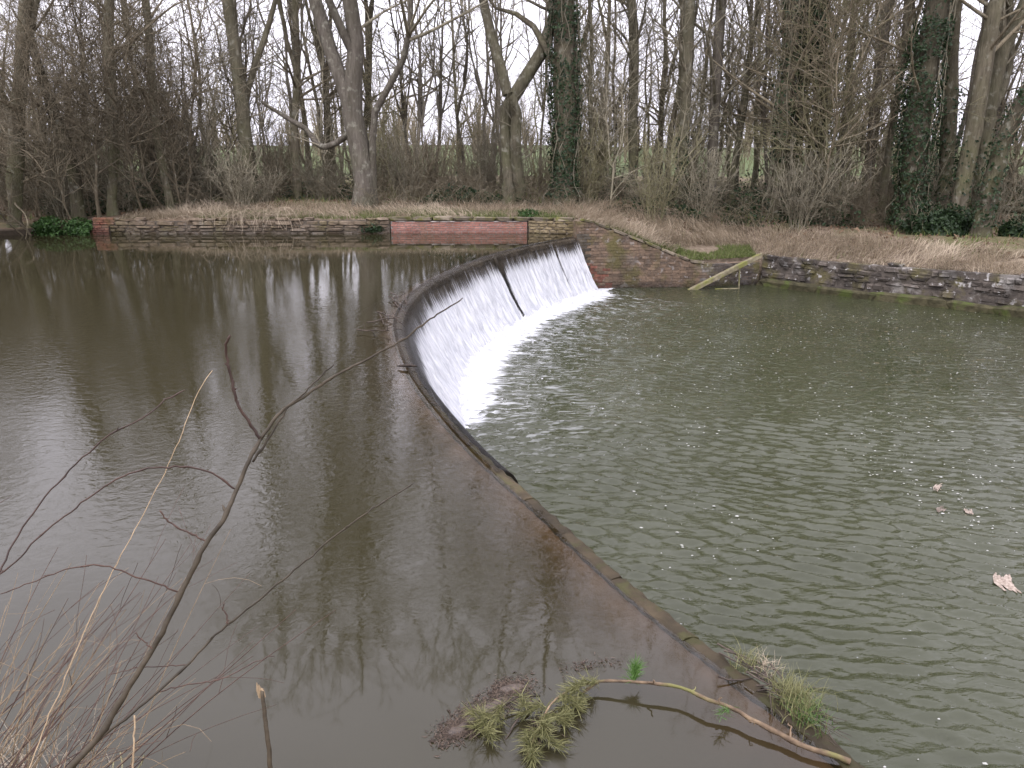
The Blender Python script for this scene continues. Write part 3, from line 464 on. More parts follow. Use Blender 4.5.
wx = P2[:, 0] + 0.35 * noise2(P2[:, 0] * .8, P2[:, 1] * .8, 31); wy = P2[:, 1] + 0.35 * noise2(P2[:, 0] * .8 + 9, P2[:, 1] * .8, 32)
for k in range(60):
    lam = 0.115 + 0.155 * rw.random() ** 1.2; a = math.radians(-110 + rw.normal() * 16); kx, ky = math.cos(a) * 6.283 / lam, math.sin(a) * 6.283 / lam
    ph = rw.random() * 6.283; env = noise2(P2[:, 0] * .45 + k * 7.7, P2[:, 1] * .45 + k, 40 + k)
    Z += lam * 0.0180 * env * np.sin(kx * wx + ky * wy + ph)
amp = (0.45 + 0.55 * sstep(-0.2, 2.5, 30 - YY.ravel() - 7)) * 1.0
Z *= amp * (0.75 + 0.9 * np.exp(-dist / 1.6))
zz_ = Z.reshape(XX.shape); print('slope rms', np.sqrt((np.gradient(zz_[:200, 10:200], axis=1) / .042).var() + (np.gradient(zz_[:200, 10:200], axis=0) / .045).var()))
V = np.stack([P2[:, 0], P2[:, 1], ZL + Z], -1)
me = mesh_np('lower_water', V, grid_faces(len(xs), len(ysl)))
vec_attr(me, 'fall', np.stack([sb[bi], dist, sstep(6.5, 12.0, sb[bi]) * np.where(sb[bi] > SLEN - 0.05, np.exp(-dist), 1)], -1))
tag(link('lower_water', me, M['lower_water']), kind='structure')

# ------------------------------------------------------------------ weir
weir = empty('weir', (-1.8, 13.5, ZL), 'long curved stone weir holding back the brown upper water', 'weir')
IW = Matrix.Translation((1.8, -13.5, -ZL))
def under(o, root):
    o.parent = root; o.matrix_parent_inverse = Matrix.Translation(-Vector(root.location)); return o
sv = np.linspace(0, SLEN, 260); C2 = crest(sv); N2 = cnorm(sv); cw = cwidth(sv); ct = ctop(sv)
# profile in (outward offset, z): body of the dam under the coping stones
def strip(offs_z):
    return np.stack([np.concatenate([C2 + N2 * (o[:, None] if isinstance(o, np.ndarray) else o), (z if isinstance(z, np.ndarray) else np.full(len(sv), z))[:, None]], 1) for o, z in offs_z], 1)
V = strip([(-cw - 1.9, -0.95), (-cw - 1.0, -0.42), (-cw - 0.25, -0.10), (-cw + 0.02, ct - 0.03), (-0.03, ct - 0.05), (0.0, ct - 0.16), (0.10, -0.42), (0.28, -0.85), (0.50, -1.30), (0.72, -2.6)])
face = mesh_np('weir_face', V[:, 4:].reshape(-1, 3), grid_faces(len(sv), 6)[:, ::-1]); under(link('weir_face', face, M['wet_stone']), weir)
apron = mesh_np('apron', V[:, :5].reshape(-1, 3), grid_faces(len(sv), 5)[:, ::-1]); under(link('apron', apron, M['apron']), weir)
def chamfer_box(name, jit=0.02, bev=0.06, seed=0, seg=1):
    """unit box centred on the origin with knocked-off edges and uneven corners"""
    bm = bmesh.new(); bmesh.ops.create_cube(bm, size=1.0)
    bmesh.ops.bevel(bm, geom=list(bm.edges), offset=bev, segments=seg, affect='EDGES', profile=0.5)
    rr = random.Random(seed)
    for v in bm.verts: v.co += Vector([rr.uniform(-jit, jit) for _ in range(3)])
    me = bpy.data.meshes.new(name); bm.to_mesh(me); bm.free()
    return me
def bent_block(s0, s1, o0, o1, ztop, zbot, nrm_drop=0.0):
    bm = bmesh.new(); ss = np.linspace(s0, s1, 9); c = crest(ss); n = cnorm(ss); rows = []
    for k in range(9):
        zt = float(ztop(ss[k])); q = []
        for o, z in ((o0(ss[k]), zbot), (o0(ss[k]), zt - 0.012), (o0(ss[k]) + 0.02, zt), (o1 - 0.05, zt), (o1 - 0.01, zt - 0.03), (o1, zt - 0.10), (o1, zbot)):
            j = R.uniform(-.007, .007)
            q.append(bm.verts.new((c[k][0] + n[k][0] * (o + j), c[k][1] + n[k][1] * (o + j), z + j)))
        rows.append(q)
    for a, b_ in zip(rows, rows[1:]):
        for i in range(6): bm.faces.new((a[i], a[i + 1], b_[i + 1], b_[i]))
    bm.faces.new(rows[0][::-1]); bm.faces.new(rows[-1])
    bmesh.ops.recalc_face_normals(bm, faces=list(bm.faces))
    me = bpy.data.meshes.new('coping_stone'); bm.to_mesh(me); bm.free(); return me
s = 0.0
while s < SLEN - 0.2:
    L = R.uniform(0.5, 0.72); e = min(s + L, SLEN)
    dz = R.uniform(-.003, .003)
    me = bent_block(s + 0.002, e - 0.002, lambda q: -float(cwidth(q)), 0.015, lambda q: float(ctop(q)) + dz, -0.17)
    under(link('coping_stone', me, M['weir_lip'] if s < 7.5 else M['wet_stone']), weir); s = e
# a low rib that parts the falling water
for sr, wr_ in ((SLEN - 5.05, 0.035),):
    offs = [(-0.05, -0.01), (0.03, -0.05), (0.14, -0.40), (0.34, -0.85), (0.60, -1.30), (0.82, -1.75)]
    c = crest(np.array([sr]))[0]; n = cnorm(np.array([sr]))[0]; t = np.array([-n[1], n[0]]); V = []
    for o, z in offs:
        for q, dd in ((-wr_, -.03), (-wr_ * .6, .03), (wr_ * .6, .03), (wr_, -.03)): V.append((c[0] + n[0] * (o + dd) + t[0] * q, c[1] + n[1] * (o + dd) + t[1] * q, z + dd * 0.6))
    under(link('rib', mesh_np('rib', V, grid_faces(6, 4)), M['wet_stone']), weir)

# falling water sheet, about 2 cm clear of the stone
pf = np.array([(-0.165, 0.004), (-0.07, -0.002), (0.01, -0.02), (0.07, -0.09), (0.12, -0.2), (0.22, -0.42), (0.40, -0.80), (0.62, -1.22), (0.86, -1.60), (0.95, -1.76)])
pf = resample(pf, 40); sf = np.linspace(4.2, SLEN - 0.02, 850); FL = flow(sf)
C3 = crest(sf); N3 = cnorm(sf); vv = np.linspace(0, 1, 40)
S2, V2 = np.meshgrid(sf, vv, indexing='ij')
off = np.where(pf[:, 0][None] < -0.02, pf[:, 0][None] * (cwidth(S2) / 0.165), pf[:, 0][None])
rough = (fbm(S2 * 9, V2 * 2.2, 51) - 0.5) * 0.10 * sstep(.12, .5, V2) + (fbm(S2 * 15, V2 * 6, 57) - .5) * 0.16 * sstep(.25, .6, V2)
thin = 0.03 * sstep(.1, .3, V2) * (1 - FL[:, None])
off = off + 0.02 + rough * FL[:, None] - thin
zz = np.repeat(pf[:, 1][None], len(sf), 0) + 0.012 * (1 - V2)
V = np.concatenate([C3[:, None, :] + N3[:, None, :] * off[..., None], zz[..., None]], -1)
me = mesh_np('waterfall', V.reshape(-1, 3), grid_faces(len(sf), 40)[:, ::-1])
vec_attr(me, 'fall', np.stack([S2, V2, np.repeat(FL[:, None], 40, 1)], -1).reshape(-1, 3))
tag(link('waterfall', me, M['falling_water']), kind='structure')
# froth where it lands: a lumpy bank of foam, thinning outward
sf = np.linspace(6.8, SLEN - 0.02, 900); ww = np.linspace(0, 1, 40)
S2, W2 = np.meshgrid(sf, ww, indexing='ij')
reach = (0.45 + 0.55 * fbm(sf * 1.3, sf * 0 + 2, 61)) * sstep(7.0, 12.5, sf)
off = 0.70 + W2 * reach[:, None]
lump = fbm(S2 * 4.5, W2 * 3.5, 63) * 1.6 - .3; fine = fbm(S2 * 17, W2 * 11, 66)
zz = ZL + sstep(7.0, 12.5, S2) * ((0.17 * (1 - W2) ** 1.3) * (0.4 + 1.0 * lump) + 0.13 * (fine - 0.5)) - 0.05 * sstep(0.55, 1, W2) - 0.012
C3 = crest(sf); N3 = cnorm(sf)
V = np.concatenate([C3[:, None, :] + N3[:, None, :] * off[..., None], zz[..., None]], -1)
tag(link('foam', mesh_np('foam', V.reshape(-1, 3), grid_faces(len(sf), 40)[:, ::-1]), M['froth']), kind='stuff')

# ------------------------------------------------------------------ walls along the water
BR = [chamfer_box('brick', 0.012, 0.035, k) for k in range(5)]
STO = [chamfer_box('stone', 0.085, 0.16, 20 + k) for k in range(8)]
for m_ in BR: m_.materials.append(None)
def piece(name, meshes, mat, root, cx, cy, cz, l, d, h, rz, tilt=0.0):
    key = mat.name; me = R.choice(meshes)
    k2 = (me.name, key)
    if k2 not in PCACHE:
        m2 = me.copy(); m2.materials.clear(); m2.materials.append(mat); PCACHE[k2] = m2
    o = bpy.data.objects.new(name, PCACHE[k2]); COL.objects.link(o); o.parent = root
    o.location = Vector((cx, cy, cz)) - Vector(root.location); o.rotation_euler = (R.uniform(-.02, .02), tilt, rz); o.scale = (l, d, h)
    return o
PCACHE = {}
def prism(name, line, zt, zb, thick, mat, root, setback):
    """wall core following a line of (x,y): top heights zt per point"""
    line = np.asarray(line, float); t = np.gradient(line, axis=0); t /= np.linalg.norm(t, axis=1, keepdims=True); n = np.stack([-t[:, 1], t[:, 0]], 1)
    a = line + n * setback; b_ = line + n * (setback + thick); zt = np.asarray(zt, float)
    V = np.stack([np.c_[a, np.full(len(a), zb)], np.c_[a, zt], np.c_[b_, zt], np.c_[b_, np.full(len(a), zb)]], 1)
    F = [grid_faces(len(a), 4), np.array([[0, 1, 2, 3]]), np.array([[0, 1, 2, 3]])[:, ::-1] + (len(a) - 1) * 4]
    return under(link(name, mesh_np(name, V.reshape(-1, 3), F, False), mat), root)
def along(line):
    line = np.asarray(line, float); d = np.concatenate([[0], np.cumsum(np.linalg.norm(np.diff(line, axis=0), axis=1))])
    def f(s):
        x, y = np.interp(s, d, line[:, 0]), np.interp(s, d, line[:, 1]); k = min(max(np.searchsorted(d, s) - 1, 0), len(line) - 2)
        t = line[k + 1] - line[k]; return x, y, math.atan2(t[1], t[0])
    return f, d[-1]
def courses(root, name, meshes, mat, line, ztop, zb, ch, lrange, depth=0.14, chr=0.0, jit=0.0, gap=0.012, keep=None, tilt=0.02):
    f, L = along(line); z = zb; n = 0; row = 0
    while True:
        h = ch * (1 + R.uniform(-chr, chr)); s = -R.uniform(0, lrange[1]) if row % 2 else -lrange[0] * .02
        any_ = False
        while s < L:
            l = R.uniform(*lrange); a, b_ = max(s, 0), min(s + l, L); s += l
            if b_ - a < 0.05: continue
            m_ = (a + b_) / 2; zt = float(ztop(m_))
            if z + h * 0.55 > zt: continue
            any_ = True
            if keep and not keep(m_, z): continue
            hh = min(h, zt - z); x, y, rz = f(m_); nx, ny = -math.sin(rz), math.cos(rz); j = R.uniform(-jit, jit)
            piece(name, meshes, mat(m_, z) if callable(mat) else mat, root, x + nx * (depth / 2 + j), y + ny * (depth / 2 + j), z + hh / 2, b_ - a - gap, depth, hh - gap, rz, R.uniform(-tilt, tilt)); n += 1
        z += h; row += 1
        if not any_ or row > 60: break
    return n

# rubble wall along the far left bank
LINE = [(-13.1, 25.3), (-8.8, 25.38), (-4.62, 25.42), (-4.0, 25.6)]
w1 = empty('stone_wall', (-8.8, 25.4, 0), 'low rubble stone wall along the far bank, with dead stems hanging over it', 'wall')
prism('wall_core', LINE, [.40, .40, .42, .42], -1.2, .3, M['mortar_dark'], w1, 0.045)
n1 = courses(w1, 'stone', STO, M['bank_stone'], LINE, lambda s: .47 + .05 * math.sin(s * 2.3) + .03 * math.sin(s * 7), -0.06, .115, (.26, .62), .2, .25, .035, .02, tilt=.04)
# red brick wall with stone coping
LINE = [(-3.98, 25.66), (0.50, 25.66)]
w2 = empty('brick_wall', (-1.7, 25.7, 0), 'neat low red brick wall under flat coping on the far bank', 'wall')
prism('wall_core', LINE, [.37, .37], -1.2, .22, M['mortar_pale'], w2, 0.014)
n2 = courses(w2, 'brick', BR, M['red_brick'], LINE, lambda s: .36, -0.09, .075, (.224, .226), .11, 0, .006, .018, tilt=.004)
f, L = along([(-4.05, 25.63), (2.02, 25.35)])
s = 0
while s < L:
    l = R.uniform(.5, .8); x, y, rz = f(s + l / 2); yy = 25.64 if x < .5 else 25.64 - (x - .5) * .24
    piece('coping_stone', STO, M['coping'], w2, x, yy + .17, .45 + R.uniform(-.015, .015), l - .02, .38, .13, 0 if x < .5 else -.2, R.uniform(-.015, .015)); s += l
for k in range(11):                                            # pale mortar crumbs along the top course
    piece('mortar_patch', STO, M['mortar_pale'], w2, R.uniform(-3.7, .4), 25.655, .365, R.uniform(.12, .4), .03, .035, 0)
# buff abutment beside it
LINE = [(0.54, 25.6), (2.0, 25.2), (2.15, 24.75)]
w3 = empty('abutment', (1.3, 25.4, 0), 'mossy buff stone abutment between red brick wall and weir end', 'wall')
prism('wall_core', LINE, [.38, .38, .40], -2.4, .25, M['mortar'], w3, 0.04)
n3 = courses(w3, 'stone', STO, M['buff_brick'], LINE, lambda s: .40, -0.10, .10, (.2, .36), .16, .15, .012, .014)
# broken red brick stub at the far left
w4 = empty('brick_stub', (-13.55, 25.2, 0), 'broken stub of red brick wall beside bright green ivy', 'wall')
prism('wall_core', [(-14.1, 25.12), (-13.0, 25.16)], [.24, .24], -1.0, .22, M['mortar_dark'], w4, 0.03)
courses(w4, 'brick', BR, M['stub_brick'], [(-14.1, 25.12), (-13.0, 25.16)], lambda s: .30 if s > .3 else .26, -.09, .075, (.22, .23), .11, 0, .012, .012)
courses(w4, 'brick', BR, M['stub_brick'], [(-13.55, 25.3), (-12.85, 25.32)], lambda s: .56, .30, .075, (.22, .23), .12, 0, .02, .012)
# wing wall sloping down from the weir
LINE = [(2.02, 24.36), (2.5, 24.5), (4.2, 24.72), (5.8, 24.82), (6.5, 24.95), (8.15, 25.35)]
zt5 = lambda s: float(np.interp(s, [0, .5, 2.2, 3.8, 4.2, 6.2], [.52, .42, -.22, -.86, -.90, -.86]))
w5 = empty('wing_wall', (4.2, 24.8, ZL), 'tall old brick wing wall sloping down from the weir end to the pool', 'wall')
prism('wall_core', LINE, [zt5(x) - .03 for x in (0, .5, 2.2, 3.8, 4.2, 6.2)], -2.6, .3, M['old_brick'], w5, 0.014)
def wm(s, z): return M['wet_stone'] if s < .32 + R.random() * .3 and z < .1 else M['stained_brick'] if (s < .5 + R.random() * .9 and z < -.8 - R.random() * .4) else M['wall_stone'] if s > 4.1 + R.random() * .5 else M['old_brick']  # stretch under the beam: darker stone colour paints in its damp and shade
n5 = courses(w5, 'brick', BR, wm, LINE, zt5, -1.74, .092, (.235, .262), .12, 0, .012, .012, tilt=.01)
f, L = along(LINE); s = 0.1
while s < 3.8:
    l = R.uniform(.4, .6); x, y, rz = f(s + l / 2); sl = -math.atan2(zt5(s + l) - zt5(s), l)
    piece('coping_stone', STO, M['coping'], w5, x, y + .15, zt5(s + l / 2) + .03, l / math.cos(sl) - .02, .34, .09, rz, sl); s += l
# pool wall on the right
LINE = [(8.25, 25.45), (10.31, 23.32), (12.42, 21.45), (13.73, 20.26), (19.0, 15.5), (23, 11.8), (33, 3)]
w6 = empty('stone_wall', (11, 22.6, ZL), 'dark lichen spotted rubble wall on a mossy footing beside the pool', 'wall')
prism('wall_core', LINE, [-.74, -.70, -.64, -.60, -.6, -.6, -.6], -2.6, .35, M['wall_stone'], w6, 0.02)
zt6 = lambda s: -.70 + .012 * s + .05 * math.sin(s * 1.9) + .05 * math.sin(s * 5.1) + .03 * math.sin(s * 13)
n6 = courses(w6, 'stone', STO, M['wall_stone'], LINE[:5], zt6, -1.42, .15, (.14, .55), .26, .35, .06, .02, keep=lambda s, z: s < 13.5, tilt=.06)
LF = [(x - .09, y - .09) for x, y in LINE]
f, L = along(LF); s = 0
while s < 16:
    l = R.uniform(1.1, 2.2); x, y, rz = f(s + l / 2)
    piece('footing_block', STO, M['footing'], w6, x - .05, y + .02, -1.60 + R.uniform(-.03, .03), l + .06, .34, .36, rz, R.uniform(-.012, .012)); s += l
print('pieces', n1, n2, n3, n5, n6)
# mossy timber leaning down into the pool
bt = empty('timber_beam', (5.73, 24.45, ZL), 'mossy squared timber sloping from the wall top down into the pool', 'beam')
def bar(name, a, b_, w, h, mat, root, seed=3):
    a = Vector(a); b_ = Vector(b_); d = b_ - a; me = chamfer_box(name, .012, .05, seed)
    o = under(link(name, me, mat), root); q = d.to_track_quat('X', 'Z'); o.rotation_euler = q.to_euler()
    o.location = (a + b_) / 2; o.scale = (d.length, w, h); return o
bar('timber', (5.62, 24.35, -1.72), (7.98, 24.75, -.60), .17, .13, M['timber'], bt)
bar('post', (7.3, 24.55, -1.9), (7.28, 24.60, -1.0), .035, .035, M['timber'], bt, 5)
bar('sill', (6.5, 24.45, -1.66), (7.3, 24.55, -1.66), .06, .05, M['timber'], bt, 6)
# ------------------------------------------------------------------ trees
def spawn(P, Rr, dens, t0, ang, lenf, K, rng, up=0.0, wob=0.25, rmin=0.004, rk=0.012, lenpow=0.5, maxn=60, curl=0.0):
    """children of all branches P (N,K,3): returns paths and radii"""
    N, K0, _ = P.shape
    L = np.linalg.norm(np.diff(P, axis=1), axis=2).sum(1)
    n = np.minimum(maxn, rng.poisson(np.maximum(0.01, dens * L * (1 - t0)))); idx = np.repeat(np.arange(N), n); n_ = len(idx)
    if n_ == 0: return np.zeros((0, K, 3)), np.zeros((0, K))
    t = t0 + (1 - t0) * rng.random(n_) * 0.98
    f = t * (K0 - 1); k = np.minimum(f.astype(int), K0 - 2); u = (f - k)[:, None]
    p = P[idx, k] * (1 - u) + P[idx, k + 1] * u
    T = P[idx, k + 1] - P[idx, k]; T /= np.linalg.norm(T, axis=1, keepdims=True) + 1e-9
    rp = Rr[idx, k] * (1 - u[:, 0]) + Rr[idx, k + 1] * u[:, 0]
    q = rng.normal(size=(n_, 3)); q -= (q * T).sum(1, keepdims=True) * T; q /= np.linalg.norm(q, axis=1, keepdims=True) + 1e-9
    a = np.radians(rng.normal(ang, 14, n_))[:, None]
    d = np.cos(a) * T + np.sin(a) * q; d[:, 2] += up * 0.5; d /= np.linalg.norm(d, axis=1, keepdims=True)
    ln = lenf(t, L[idx]) * rng.uniform(0.5, 1.15, n_)
    C = np.zeros((n_, K, 3)); C[:, 0] = p; w = rng.normal(size=(n_, 3)) * curl
    for j in range(1, K):
        w = w * 0.7 + rng.normal(size=(n_, 3)) * wob
        d = d + w * (3.0 / K); d[:, 2] += up * (1.0 / K); d /= np.linalg.norm(d, axis=1, keepdims=True)
        C[:, j] = C[:, j - 1] + d * (ln / (K - 1))[:, None]
    r0 = np.minimum(rp * 0.7, ln * rk + rmin)
    rr = np.maximum(rmin, r0[:, None] * (1 - 0.86 * np.linspace(0, 1, K)[None]))
    return C, rr

def build_tree(limbs, rng, H=20, low=0.12, dens=(1.7, 1.35, 2.8, 2.4), droop=0.0, lenk=1.0, twr=0.0058, crown_bias=1.0, rk0=1.0):
    """limbs: list of [(x,y,z,r)] -> trunk mesh data, crown mesh data"""
    K0 = 18
    lp = [resample(l, K0) for l in limbs]
    P0 = np.stack([l[:, :3] for l in lp]); R0 = np.maximum(0.012, np.stack([l[:, 3] for l in lp]) * rk0)
    for i in range(len(lp)):                                    # gentle crookedness
        wv = np.cumsum(rng.normal(size=(K0, 3)) * 0.03, 0); wv[:, 2] = 0; wv -= np.linspace(0, 1, K0)[:, None] * wv[-1]; P0[i] += wv * min(1, len(lp[i]) / 6)
    big = R0[:, 0] > 0.12
    tr = []
    for sel, sides in ((big, 10), (~big, 7)):
        if sel.any():
            V, F = tubes(P0[sel], R0[sel], sides)
            tr.append((V, F))
    tr = join(tr)
    up = 0.35 - droop
    P1, R1 = spawn(P0, R0, dens[0], low, 58, lambda t, L: lenk * (1.1 + 0.21 * L * np.sin(np.clip(0.25 + 0.75 * t, 0, 1) * math.pi * 0.8) ** crown_bias), 9, rng, up, 0.17, 0.007, 0.0125, maxn=46)
    P2, R2 = spawn(P1, R1, dens[1], 0.18, 48, lambda t, L: 0.3 + 0.42 * L * (1.1 - 0.7 * t), 6, rng, up * 0.7, 0.2, 0.0055, 0.009)
    P3, R3 = spawn(P2, R2, dens[2], 0.12, 45, lambda t, L: 0.15 + 0.48 * L * (1.1 - 0.6 * t), 4, rng, up * 0.4, 0.2, twr, 0.006)
    P4, R4 = spawn(P3, R3, dens[3], 0.15, 42, lambda t, L: 0.10 + 0.5 * L, 3, rng, up * 0.3, 0.2, twr * 0.9, 0.004)
    cr = [tubes(P1, R1, 5), tubes(P2, R2, 4), tubes(P3, R3, 3)]
    if len(P4): cr.append(tubes(P4, R4, 3))
    return tr, join(cr), (P0, R0, P1, R1)

def leaf_cloud(pts, size, rng, nrm=None, spread=1.0):
    n = len(pts); d = rng.normal(size=(n, 3))
    if nrm is not None: d = nrm * 1.2 + d * spread * 0.6
    d /= np.linalg.norm(d, axis=1, keepdims=True) + 1e-9
    q = rng.normal(size=(n, 3)); q -= (q * d).sum(1, keepdims=True) * d; q /= np.linalg.norm(q, axis=1, keepdims=True) + 1e-9
    w = np.cross(d, q); s = (size * rng.uniform(0.6, 1.3, n))[:, None]
    fold = d * s * 0.18
    V = np.stack([pts - q * s * 0.55, pts + w * s * 0.45 + fold, pts + q * s * 0.65, pts - w * s * 0.45 + fold], 1).reshape(-1, 3)
    i = np.arange(n)[:, None] * 4
    return V, [np.concatenate([i + np.array([[0, 1, 2]]), i + np.array([[0, 2, 3]])])]

def ivy_on(P0, R0, z0, z1, n, rng, size=0.10, puff=0.16, limbs=(0,)):
    pts = []; nr = []
    for i in limbs:
        m = n // len(limbs); f = rng.random(m * 3) * (P0.shape[1] - 1.001); k = f.astype(int); u = (f - k)[:, None]
        p = P0[i, k] * (1 - u) + P0[i, k + 1] * u; r = R0[i, k] * (1 - u[:, 0]) + R0[i, k + 1] * u[:, 0]
        ok = (p[:, 2] > z0) & (p[:, 2] < z1); p = p[ok][:m]; r = r[ok][:m]
        a = rng.random(len(p)) * 6.283; cl = .6 * noise2(p[:, 2] * .8 + i * 7, a * 1.0, 71 + i) + .4 * noise2(p[:, 2] * 2.6, a * 2, 75)
        keep = cl > 0.33; p, r, a, cl = p[keep], r[keep], a[keep], cl[keep]
        rad = r + puff * (0.2 + 1.5 * cl * rng.random(len(p)))
        d = np.stack([np.cos(a), np.sin(a), 0.3 * np.ones_like(a)], 1)
        pts.append(p + d * rad[:, None]); nr.append(d)
    return leaf_cloud(np.concatenate(pts), size, rng, np.concatenate(nr))

INFO = {
 'forked': ('bare_tree', 'tall smooth grey tree forking high up, one long limb bent low to its left', 'tree', 'bark_smooth', 'twig', dict(low=.3, dens=(2.4, 2.0, 3.2, 3))),
 'twisting': ('bare_tree', 'twisting brown tree with two fused trunks left of the ivy column', 'tree', 'bark', 'twig', dict(low=.3, dens=(2.6, 2.1, 3.2, 3))),
 'ivycolumn': ('ivy_clad_tree', 'upright trunk thickly wrapped in dark ivy with pale climbing stems', 'tree', 'bark_dark', 'twig', dict(low=.3, dens=(2.6, 2.0, 3.2, 3))),
 'mossy': ('bare_tree', 'straight moss tinged tree left of the tall forked grey tree', 'tree', 'bark', 'twig', dict(low=.2, dens=(2.2, 1.9, 3, 3))),
 'straightleft': ('bare_tree', 'plain upright tree standing just behind the red brick stub', 'tree', 'bark', 'twig_dark', dict(low=.15)),
 'leanleft': ('bare_tree', 'dark tree leaning left behind the bright green ivy', 'tree', 'bark_dark', 'twig_dark', dict(low=.12, dens=(2.2, 1.7, 3, 3))),
 'edgeleft': ('bare_tree', 'tree at the left edge whose thin twigs hang over the water', 'tree', 'bark_dark', 'twig_dark', dict(low=.05, dens=(3, 2.0, 3, 3), droop=.75)),
 'bowed': ('bare_tree', 'thin bowed tree behind the left end of the rubble wall', 'tree', 'bark', 'twig_dark', dict(low=.15)),
 'ivyfoot': ('bare_tree', 'tall straight tree with ivy only around its foot', 'tree', 'bark', 'twig', dict(low=.2)),
 'slimpair': ('bare_tree', 'tall pale tree just right of the one with an ivy foot', 'tree', 'bark_smooth', 'twig', dict(low=.2)),
 'pale': ('bare_tree', 'straight tree deeper in the wood, right of the ivy column', 'tree', 'bark', 'twig', dict(low=.2)),
 'twin': ('bare_tree', 'reddish brown tree with two close stems behind the sloping timber', 'tree', 'bark_dark', 'twig_dark', dict(low=.15)),
 'ivytop': ('ivy_clad_tree', 'slender dark tree with a mass of ivy in its upper fork', 'tree', 'bark_dark', 'twig_dark', dict(low=.2)),
 'slima': ('bare_tree', 'slim grey tree next right of the ivy topped tree', 'tree', 'bark_smooth', 'twig', dict(low=.2)),
 'slimb': ('bare_tree', 'slim grey tree between ivy topped tree and big ivy trunk', 'tree', 'bark_smooth', 'twig', dict(low=.2)),
 'bigivy': ('ivy_clad_tree', 'thickest trunk on the right, leaning right under heavy ivy', 'tree', 'bark_dark', 'twig_dark', dict(low=.2)),
 'besideivy': ('bare_tree', 'upright brown trunk close behind the thickest ivy trunk', 'tree', 'bark_dark', 'twig_dark', dict(low=.2)),
 'leanright': ('bare_tree', 'tree leaning right above the dark evergreen bushes', 'tree', 'bark_dark', 'twig_dark', dict(low=.2)),
 'spreadright': ('bare_tree', 'bare tree with spreading fork against the sky at upper right', 'tree', 'bark', 'twig', dict(low=.25)),
 'toppling': ('ivy_clad_tree', 'ivy covered trunk toppling steeply to the right edge', 'tree', 'bark_dark', 'twig_dark', dict(low=.3, lenk=.7)),
}
IVY = {'ivycolumn': [(.2, 13, 8000, .09, .22, (0,))], 'ivyfoot': [(0, 2.6, 700, .09, .12, (0,))], 'ivytop': [(4.6, 9.5, 3600, .12, .32, (0, 1)), (0, 4, 300, .09, .08, (0,))],
       'bigivy': [(.1, 6.5, 5200, .09, .26, (0,)), (6.5, 12, 900, .09, .14, (0,))], 'toppling': [(.2, 7, 900, .09, .12, (0,))], 'twin': [(2, 10, 2400, .1, .16, (0, 1))], 'leanright': [(0, 3, 420, .09, .12, (0,))],
       'slimpair': [(0, 1.4, 250, .08, .1, (0,))], 'besideivy': [(0, 4.5, 1100, .09, .16, (0,))]}
for ti, (key, base, limbs) in enumerate(TREES):
    nm, lab, cat, bk, tw, kw = INFO[key]
    rng = np.random.default_rng(100 + ti)
    z = float(gz(base[0], base[1])) - 0.05
    root = empty(nm, (base[0], base[1], z), lab, cat)
    lim = [[(x, y, zz + (base[2] - z), r) for x, y, zz, r in l] for l in limbs]
    # root flare
    (x0, y0, z0, r0) = lim[0][0]; lim[0][0] = (x0, y0, -0.35, lim[0][1][3] * 1.5)
    tr, cr, sk = build_tree(lim, rng, rk0=1.02 if base[0] > 13 else .82, **kw)
    link('trunk', mesh_np('trunk', *tr), M[bk], root); link('crown', mesh_np('crown', *cr), M[tw], root)
    for (za, zb, n, sz, pf_, li) in IVY.get(key, []):
        link('ivy', mesh_np('ivy', *ivy_on(sk[0], sk[1], za, zb, n, rng, sz, pf_, li), smooth=False), M['ivy'], root)
    if key in ('ivycolumn', 'bigivy', 'twin'):                  # old climbing stems winding up the trunk
        st = []
        for q in range(16 if key == 'ivycolumn' else 9):
            a = rng.random() * 6.28; kk = np.linspace(0, 9.5, 26); ph = a + np.cumsum(rng.normal(size=26) * .22)
            f = kk / max(1, sk[0][0][-1, 2]) * 17; k = np.clip(f.astype(int), 0, 16); u = (f - k)[:, None]
            c = sk[0][0, k] * (1 - u) + sk[0][0, k + 1] * u; rr_ = sk[1][0, k] + .03 + .22 * noise2(kk * .9, kk * 0 + q, 81)
            st.append(c + np.stack([np.cos(ph) * rr_, np.sin(ph) * rr_, 0 * kk], 1))
        st = np.stack(st); link('climbing_stem', mesh_np('climbing_stem', *tubes(st, np.full(st.shape[:2], .016), 4)), M['twig'], root)

# --- the wood behind: prototypes with their own crowns, then copies
def rand_limbs(rng, H, r, lean=0.6, fork=True):
    a = rng.random() * 6.28; n = 8; zz = np.linspace(-.3, H, n); b = np.cumsum(rng.normal(size=(n, 2)) * 0.16, 0) + np.outer(np.linspace(0, 1, n), [math.cos(a), math.sin(a)]) * lean * rng.random()
    main = [(b[i, 0], b[i, 1], zz[i], r * (1.25 if i == 0 else 1) * (1 - 0.88 * (i / (n - 1)) ** 1.2)) for i in range(n)]
    out = [main]
    if fork:
        for q in range(rng.integers(1, 4)):
            k = rng.integers(2, 5); a = rng.random() * 6.28; x, y, z, rr = main[k]; sp = rng.uniform(.1, .25); l = []
            for j in range(6):
                t = j / 5; l.append((x + math.cos(a) * sp * (H - z) * t ** .8, y + math.sin(a) * sp * (H - z) * t ** .8, z + (H - z) * .85 * t, rr * .72 * (1 - .85 * t)))
            out.append(l)
    return out
PROTO = []; PROTO_R = [.12, .09, .15, .075, .085, .14, .065, .10]
